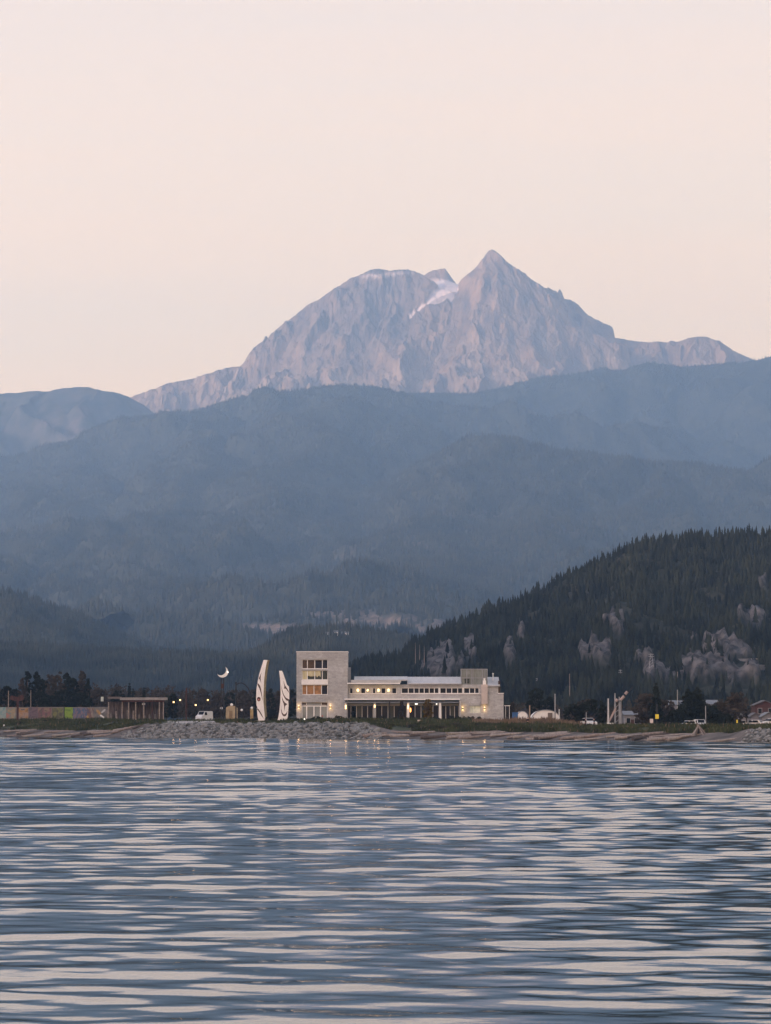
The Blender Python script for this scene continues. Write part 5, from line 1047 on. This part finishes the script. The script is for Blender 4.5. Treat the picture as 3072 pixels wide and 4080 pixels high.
vehicle('silver car near the white sign at the far right', GP(3002, 640, -.1), R(160), 4.1, 1.75, 1.5, 'car', car_grey)
vehicle('white car cut off by the right edge of the photo', GP(3072, 640, .1), R(200), 4.0, 1.75, 1.55, 'car', car_white)

# ------------------------------------------------------------------ right shore
def sign(px, Y, py0, py1, wpx, mt, label, mark=None, two=False):
    B = GP(px, Y); s = Y / F_PX; z0, z1 = PZ(py1, Y) - B.z, PZ(py0, Y) - B.z; t = thing('sign', label, 'sign', B)
    MB().box(-.05, .05, .0, .08, -.3, z1 - .05).build('post', black_metal, t); b_ = MB().box(-wpx * s / 2, wpx * s / 2, -.05, -.003, z0, z1).build('board', mt, t)
    if mark:
        for f0, f1, g0, g1 in mark: MB().box((f0 - .5) * wpx * s, (f1 - .5) * wpx * s, -.066, -.052, z0 + (z1 - z0) * g0, z0 + (z1 - z0) * g1).build('sign_mark', material('sign_red', (.40, .10, .09), None, .7, 1, 2), b_)
    return t
pinkw = material('pale_pink_board', (.62, .54, .52), (.54, .47, .45), .7, 1, 2)
bars = ((.25, .75, .55, .72), (.3, .7, .25, .36))
sign(537, 792, 2865, 2888, 11, pinkw, 'white and red notice board on the bank below the pavilion', bars); sign(405, 806, 2904, 2917, 9, material('pink_board', (.50, .32, .29), None, .7, 1, 2), 'small pink marker board on the left beach'); sign(16, 822, 2887, 2900, 6, white_paint, 'small white marker at the left edge of the beach'); sign(289, 850, 2863, 2874, 17, white_paint, 'small white board on the grass below the murals')
sign(1670, 690, 2868, 2893, 13, pinkw, 'white notice board on the bank in front of the long wing', bars); sign(2596, 628, 2864, 2882, 13, pinkw, 'white notice board left of the yellow sign'); sign(2986, 566, 2890, 2912, 12, pinkw, 'white notice board above the rock heap at the right', bars)
t = sign(2618, 632, 2846, 2864, 14, material('yellow_board', (.72, .58, .06), (.62, .50, .05), .7, 1, 2), 'yellow sign on a thick black post before the tall conifer'); MB().box(-.14, .14, .09, .3, -.4, PZ(2806, 632) - t.location.z).build('thick_post', black_metal, t)
sign(2937, 600, 2868, 2881, 6, material('yellow_board', (.7, .6, .1)), 'small yellow marker left of the silver car')
for (px, py, r, Y, lab) in ((1284, 2853, 3.4, 735, 'red round marker before the ground floor of the tower'),):
    B = GP(px, Y); h = PZ(py, Y) - B.z; t = thing('round_marker', lab, 'marker', B); MB().tube([(0, 0, -.2), (0, 0, h)], .05, 6).build('post', black_metal, t); MB().ball((0, 0, h), r * Y / F_PX, 10, 6, (1, .3, 1)).build('disc', material('dull_red', (.42, .14, .13), None, .7, 1, 2), t)
for (px, py, Y, lab) in ((1355, 2863, 729, 'small flame-coloured path light near the tower corner'), (1525, 2868, 723, 'small flame-coloured path light before the long wing'), (1635.5, 2829, 740, 'tall bright flame lamp at the glazing beside the white post'), (1213, 2867, 727, 'small pale path light before the tower')):
    B = GP(px, Y); h = PZ(py, Y) - B.z; t = thing('path_light', lab, 'lamp', B); MB().tube([(0, 0, -.2), (0, 0, h - .1)], .06, 6).build('post', black_metal, t)
    tall = 'tall' in lab; MB().ball((0, 0, h), .17, 8, 6, (1, 1, 3.2 if tall else 1.6)).build('lamp_glass', flame if 'pale' not in lab else lamp_white, t)
def build_right():
    Y = 716
    tent = material('white_tent_fabric', (.78, .77, .74), (.70, .69, .67), .7, .8, 3)
    for (x0, x1, top, base, lab) in ((2118, 2231, 2829, 2870, 'large white arched tent right of the building'), (2057, 2106, 2834, 2868, 'small white arched tent partly behind the large one')):
        yy = Y if x1 > 2150 else Y + 8; B = GP((x0 + x1) / 2, yy); s = yy / F_PX; h = PZ(top, yy) - B.z; a = (x1 - x0) / 2 * s; t = thing('arched_tent', lab, 'tent', B)
        m = MB(); K = 22; rows = 7
        arc = [(a * math.cos(math.pi * k / K), h * max(0, math.sin(math.pi * k / K)) ** .85 - (.3 if k in (0, K) else 0)) for k in range(K + 1)]
        vs = [(x, 9 * j / (rows - 1), z - (.06 if j % 2 else 0)) for j in range(rows) for x, z in arc]; fs = [(j * (K + 1) + k, j * (K + 1) + k + 1, (j + 1) * (K + 1) + k + 1, (j + 1) * (K + 1) + k) for j in range(rows - 1) for k in range(K)]
        m._add(vs, fs, True); m.build('roof_skin', tent, t)
        f_ = MB(); f_._add([(x * .985, .12, z * .985) for x, z in arc], [tuple(range(K + 1))]); f_.build('end_panel', tent, t)
        r_ = MB(); r_.tube([(x, -.02, z) for x, z in arc], .09, 5); r_.build('hoop', grey_metal, t)
        if x1 > 2150: MB().box(8 * s, 26 * s, -.9, -.1, -.2, 1.5).build('door', material('brown_grey_door', (.16, .13, .11), None, .85, 1, 3), t)
    B = GP(2053, 704); s = 704 / F_PX; t = thing('blue_container', 'blue box-shaped container left of the tents', 'container', B); z1 = PZ(2841, 704) - B.z
    bl = material('blue_paint', (.05, .14, .32), (.035, .10, .24), .6, 1, 3); MB().box(-11 * s, 11 * s, 0, 1.8, -.2, z1).build('body', bl, t); MB().box(-11.5 * s, 11.5 * s, -.08, 1.88, z1 + .002, z1 + .14).build('lid', bl, t)
    for q in (-9, -5, -1, 3, 7): MB().box(q * s, q * s + .07, -.05, -.003, 0, z1 - .1).build('rib', bl, t)
    # mast with its base box
    Y = 660; B = GP(2424, Y); t = thing('white_mast', 'tall white mast with a white box at its foot on the right', 'mast', B); MB().tube([(0, 0, -.2), (0, 0, PZ(2783, Y) - B.z)], [.20, .13], 8).build('pole', material('dull_white_paint', (.48, .48, .49), (.42, .42, .43), .6, 1, 3), t); MB().box(-.4, 1.0, -.5, .3, -.3, PZ(2884, Y) - B.z + .2).build('base_box', white_paint, t)
    for (px, top, Y, r, mt, lab) in ((2212, 2764, 700, .15, grey_metal, 'grey pole standing in front of the large arched tent'), (2228, 2826, 705, .12, white_paint, 'short pale pole at the right edge of the large tent'), (2111, 2810, 706, .16, material('tan_post', (.34, .26, .19)), 'tan post between the two arched tents'), (2336, 2838, 640, .10, grey_metal, 'thin pale pole beside the white vehicle'), (2490, 2862, 660, .12, grey_metal, 'short grey post right of the harbour hoist'), (1552, 2795, 731, .18, black_metal, 'dark lamp pole before the ground-floor glazing'), (2812, 2812, 640, .09, grey_metal, 'thin grey pole at the right foot of the dark conifers'), (2700, 2748, 760, .10, grey_metal, 'thin grey pole left of the dark conifers')):
        POST(px, Y, top, r, mt, lab, 'pole', 'pole')
    # hoist: grey posts, braced, with a pale slanting boom
    Y = 690; B = GP(2462, Y); s = Y / F_PX; zz = lambda py: PZ(py, Y) - B.z; xx = lambda q: (q - 2462) * s; t = thing('harbour_hoist', 'grey frame of posts with a pale pink slanting boom on the right', 'hoist', B)
    for q, top in ((2451, 2762), (2468, 2776), (2474, 2790)): MB().tube([(xx(q), 0, -.3), (xx(q), 0, zz(top))], [.18, .13], 6).build('post', grey_metal, t)
    b_ = MB(); 
    for k in range(5): b_.tube([(xx(2451), 0, zz(2880 - 20 * k)), (xx(2470), 0, zz(2864 - 20 * k))], .06, 5)
    b_.build('bracing', grey_metal, t)
    pk = material('pale_pink_paint', (.36, .29, .27), (.28, .22, .21), .7, 1, 3)
    MB().tube([(xx(2466), 0, zz(2800)), (xx(2522), 0, zz(2738))], .12, 6).build('boom', black_metal, t)
    for a, b1, c_, d_ in ((2472, 2790, 2487, 2774), (2491, 2766, 2500, 2756), (2454, 2795, 2461, 2786)): MB().tube([(xx(a), -.3, zz(b1)), (xx(c_), -.3, zz(d_))], .32, 7).build('boom_float', pk, t)
    # pink kayak-like board leaning by the mast
    p0 = GP(2427, 666); tag(MB().prism([(0, .9), (.35, 1.4), (1.4, 3.4), (1.5, 4.0), (1.1, 3.7), (.1, 1.7)], 0, (0, .15, 0)).build('leaning_board', pk, None, p0), 'pink board leaning beside the foot of the white mast', 'board')
    # houses
    def house(x0, x1, top, eave, base, Y, wallm, roofm, lab, gab=True):
        B = GP((x0 + x1) / 2, Y); s = Y / F_PX; a = (x1 - x0) / 2 * s; ze, zt = PZ(eave, Y) - B.z, PZ(top, Y) - B.z; D = 8; t = thing('house', lab, 'house', B)
        w_ = MB()
        if gab: w_.prism([(-a, -1), (a, -1), (a, ze), (0, zt - .1), (-a, ze)], 0, (0, D, 0))
        else: w_.box(-a, a, 0, D, -1, ze)
        w_.build('wall', wallm, t); r_ = MB()
        if gab:
            for sg in (-1, 1): r_.prism([(sg * (a + .3), ze - .15), (0, zt), (0, zt + .2), (sg * (a + .3), ze + .05)], -.4, (0, D + .8, 0))
        else: r_.prism_x([(-.5, ze + .003), (D / 2, zt), (D + .5, ze + .003)], -a - .3, a + .3)
        r_.build('roof', roofm, t); n = max(2, int(2 * a / 2.4))
        for k in range(n):
            xc = -a + 2 * a * (k + .5) / n; f_ = MB().box(xc - .55, xc + .55, -.06, -.003, max(.5, ze - 2.2), ze - .7).build('window', grey_metal, t); MB().box(xc - .45, xc + .45, -.075, -.062, max(.6, ze - 2.1), ze - .8).build('pane', glass, f_)
        MB().box(-.5, .5, -.05, -.003, -.5, min(2.0, ze * .6)).build('door', dark_wood, t); return t
    red = material('dark_red_siding', (.075, .034, .032), (.045, .024, .023), .85, 1, 4, stretch=(.5, 1, 6)); greyw = material('grey_siding', (.20, .20, .22), (.13, .13, .145), .85, 1, 4, stretch=(.5, 1, 6)); blueroof = material('blue_grey_roof', (.17, .19, .215), (.12, .135, .155), .7, 1, 4); darkroof = material('dark_grey_roof', (.10, .10, .11), (.07, .07, .075), .8, 1, 4)
    house(3008, 3090, 2792, 2810, 2860, 830, red, darkroof, 'dark red house at the right edge'); house(2934, 2972, 2846, 2858, 2885, 760, greyw, blueroof, 'small grey gabled house left of the silver car')
    house(2992, 3030, 2842, 2856, 2885, 770, greyw, darkroof, 'grey gabled house above the silver car'); house(3036, 3090, 2840, 2856, 2885, 765, greyw, blueroof, 'grey gabled house at the right edge below the red one')
    house(2662, 2722, 2790, 2808, 2850, 860, greyw, blueroof, 'grey-blue roofed building left of the dark conifers', False); house(2792, 2862, 2788, 2806, 2850, 870, greyw, blueroof, 'grey-blue roofed building right of the dark conifers', False)
    house(2488, 2552, 2832, 2848, 2890, 800, greyw, blueroof, 'hazy grey building behind the harbour hoist', False)
    # white houses on the far wooded rise
    for (a, b1, t_, e_, lab) in ((1298, 1322, 2520, 2525, 'left pale house on the distant wooded rise'), (1330, 1346, 2514, 2519, 'middle pale house on the distant wooded rise'), (1362, 1388, 2518, 2523, 'right pale house on the distant wooded rise')):
        Yh = 3270
        for yy in np.linspace(2700, 3395, 300):
            q_ = P((a + b1) / 2, e_ + 9, yy)
            if float(VALLEY.sample(np.array([q_[0]]), np.array([yy]))[0]) >= q_[2]: Yh = yy; break
        s = Yh / F_PX; p = P((a + b1) / 2, e_ + 9, Yh); t = thing('house', lab, 'house', p, 0); w_ = (b1 - a) / 2 * s; ze = PZ(e_, Yh) - p[2]; zt = PZ(t_, Yh) - p[2]
        MB().box(-w_, w_, 0, 7, -4, ze).build('wall', white_paint, t); MB().prism_x([(-.6, ze + .01), (3.5, zt + .6), (7.6, ze + .01)], -w_ - .4, w_ + .4).build('roof', blueroof, t)
        for q in (-.5, .1, .6): MB().box(w_ * q - .6, w_ * q + .6, -.05, -.004, ze - 2.6, ze - .9).build('window', glass, t)
build_right()

# ------------------------------------------------------------------ people
def person(px, Y, rotz, label, top_c, leg_c, pose=0):
    B = GP(px, Y); t = thing('person', label, 'person', B, rotz)
    skin = material('skin', (.42, .27, .21), (.36, .23, .18), .6, 3, 3); hair = material('dark_hair', (.02, .016, .014), None, .8, 6, 3)
    def sk(name, verts, edges, m, root=0):
        me = bpy.data.meshes.new(name); me.from_pydata([v[:3] for v in verts], edges, []); o = link(bpy.data.objects.new(name, me)); o.parent = t; me.materials.append(m)
        md = o.modifiers.new('skin', 'SKIN'); md.use_smooth_shade = True
        for i, v in enumerate(me.skin_vertices[0].data): v.radius = (verts[i][3], verts[i][3] * (verts[i][4] if len(verts[i]) > 4 else 1)); v.use_root = i == root
        sd_ = o.modifiers.new('smooth', 'SUBSURF'); sd_.levels = 1; sd_.render_levels = 1; return o
    st = .10 if pose == 0 else .2
    V = [(0, 0, .95, .13, .8), (0, 0, 1.2, .14, .75), (0, 0, 1.42, .15, .7), (0, 0, 1.53, .055), (0, .01, 1.60, .075), (0, .015, 1.70, .085, 1.1),
         (-.10, st, .52, .065), (-.11, st * .3, .08, .045), (-.11, st * .3 + .13, .04, .04), (.10, -st * .6, .52, .065), (.11, -st, .08, .045), (.11, -st + .13, .04, .04),
         (-.21, 0, 1.38, .055), (-.26, -.02, 1.12, .042), (-.25, .10, .90, .034), (-.25, .15, .82, .022), (.21, 0, 1.38, .055), (.26, .02, 1.12, .042), (.25, .14, .92, .034), (.25, .19, .84, .022),
         (-.225, .15, .83, .012), (.225, .19, .85, .012)]
    E = [(0, 1), (1, 2), (2, 3), (3, 4), (4, 5), (0, 6), (6, 7), (7, 8), (0, 9), (9, 10), (10, 11), (2, 12), (12, 13), (13, 14), (14, 15), (2, 16), (16, 17), (17, 18), (18, 19), (14, 20), (18, 21)]
    sk('body', V, E, skin)
    J = [(0, 0, .90, .165, .8), (0, 0, 1.2, .165, .8), (0, 0, 1.42, .175, .75), (-.215, 0, 1.38, .072), (-.265, -.02, 1.12, .058), (-.255, .09, .92, .048), (.215, 0, 1.38, .072), (.265, .02, 1.12, .058), (.255, .13, .94, .048)]
    sk('jacket', J, [(0, 1), (1, 2), (2, 3), (3, 4), (4, 5), (2, 6), (6, 7), (7, 8)], material('dark_jacket_' + top_c, {'black': (.016, .016, .018), 'navy': (.02, .024, .035)}[top_c], None, .85, 4, 3), 1)
    Tt = [(0, 0, .93, .15, .85), (-.10, st, .52, .082), (-.11, st * .3, .12, .064), (.10, -st * .6, .52, .082), (.11, -st, .12, .064)]
    sk('trousers', Tt, [(0, 1), (1, 2), (0, 3), (3, 4)], material('dark_trousers', (.018, .018, .022), None, .85, 4, 3))
    MB().ball((0, -.005, 1.735), .105, 10, 7, (1, 1.1, .85)).build('hair', hair, t)
    return t
person(2103, 652, R(10), 'person in dark clothes standing on the bank below the tents', 'black', 'black'); person(2333, 634, R(90), 'person in dark clothes at the left side of the white vehicle', 'black', 'black'); person(2367, 634, R(-80), 'person in dark clothes at the right side of the white vehicle', 'navy', 'black', 1)
# ------------------------------------------------------------------ haze: one closed box of even air
def build_haze():
    x, y0, y1, z0, z1 = 5600, -1300, 18300, -6, 2445
    V = np.array([(sx * x, y, z) for z in (z0, z1) for y in (y0, y1) for sx in (-1, 1)], float)
    Fq = np.array([(0, 2, 3, 1), (4, 5, 7, 6), (0, 1, 5, 4), (2, 6, 7, 3), (0, 4, 6, 2), (1, 3, 7, 5)])
    m = bpy.data.materials.new('evening_haze'); m.use_nodes = True; n = m.node_tree; n.nodes.clear()
    o_ = n.nodes.new('ShaderNodeOutputMaterial'); v = n.nodes.new('ShaderNodeVolumePrincipled')
    v.inputs['Color'].default_value = (*HAZE_COLOR, 1); v.inputs['Density'].default_value = HAZE_DENSITY; v.inputs['Anisotropy'].default_value = .35
    n.links.new(v.outputs[0], o_.inputs['Volume'])
    o = mesh_np('haze', V, Fq, m); kind(o, 'stuff', 'pale blue evening haze filling the valley')
build_haze()
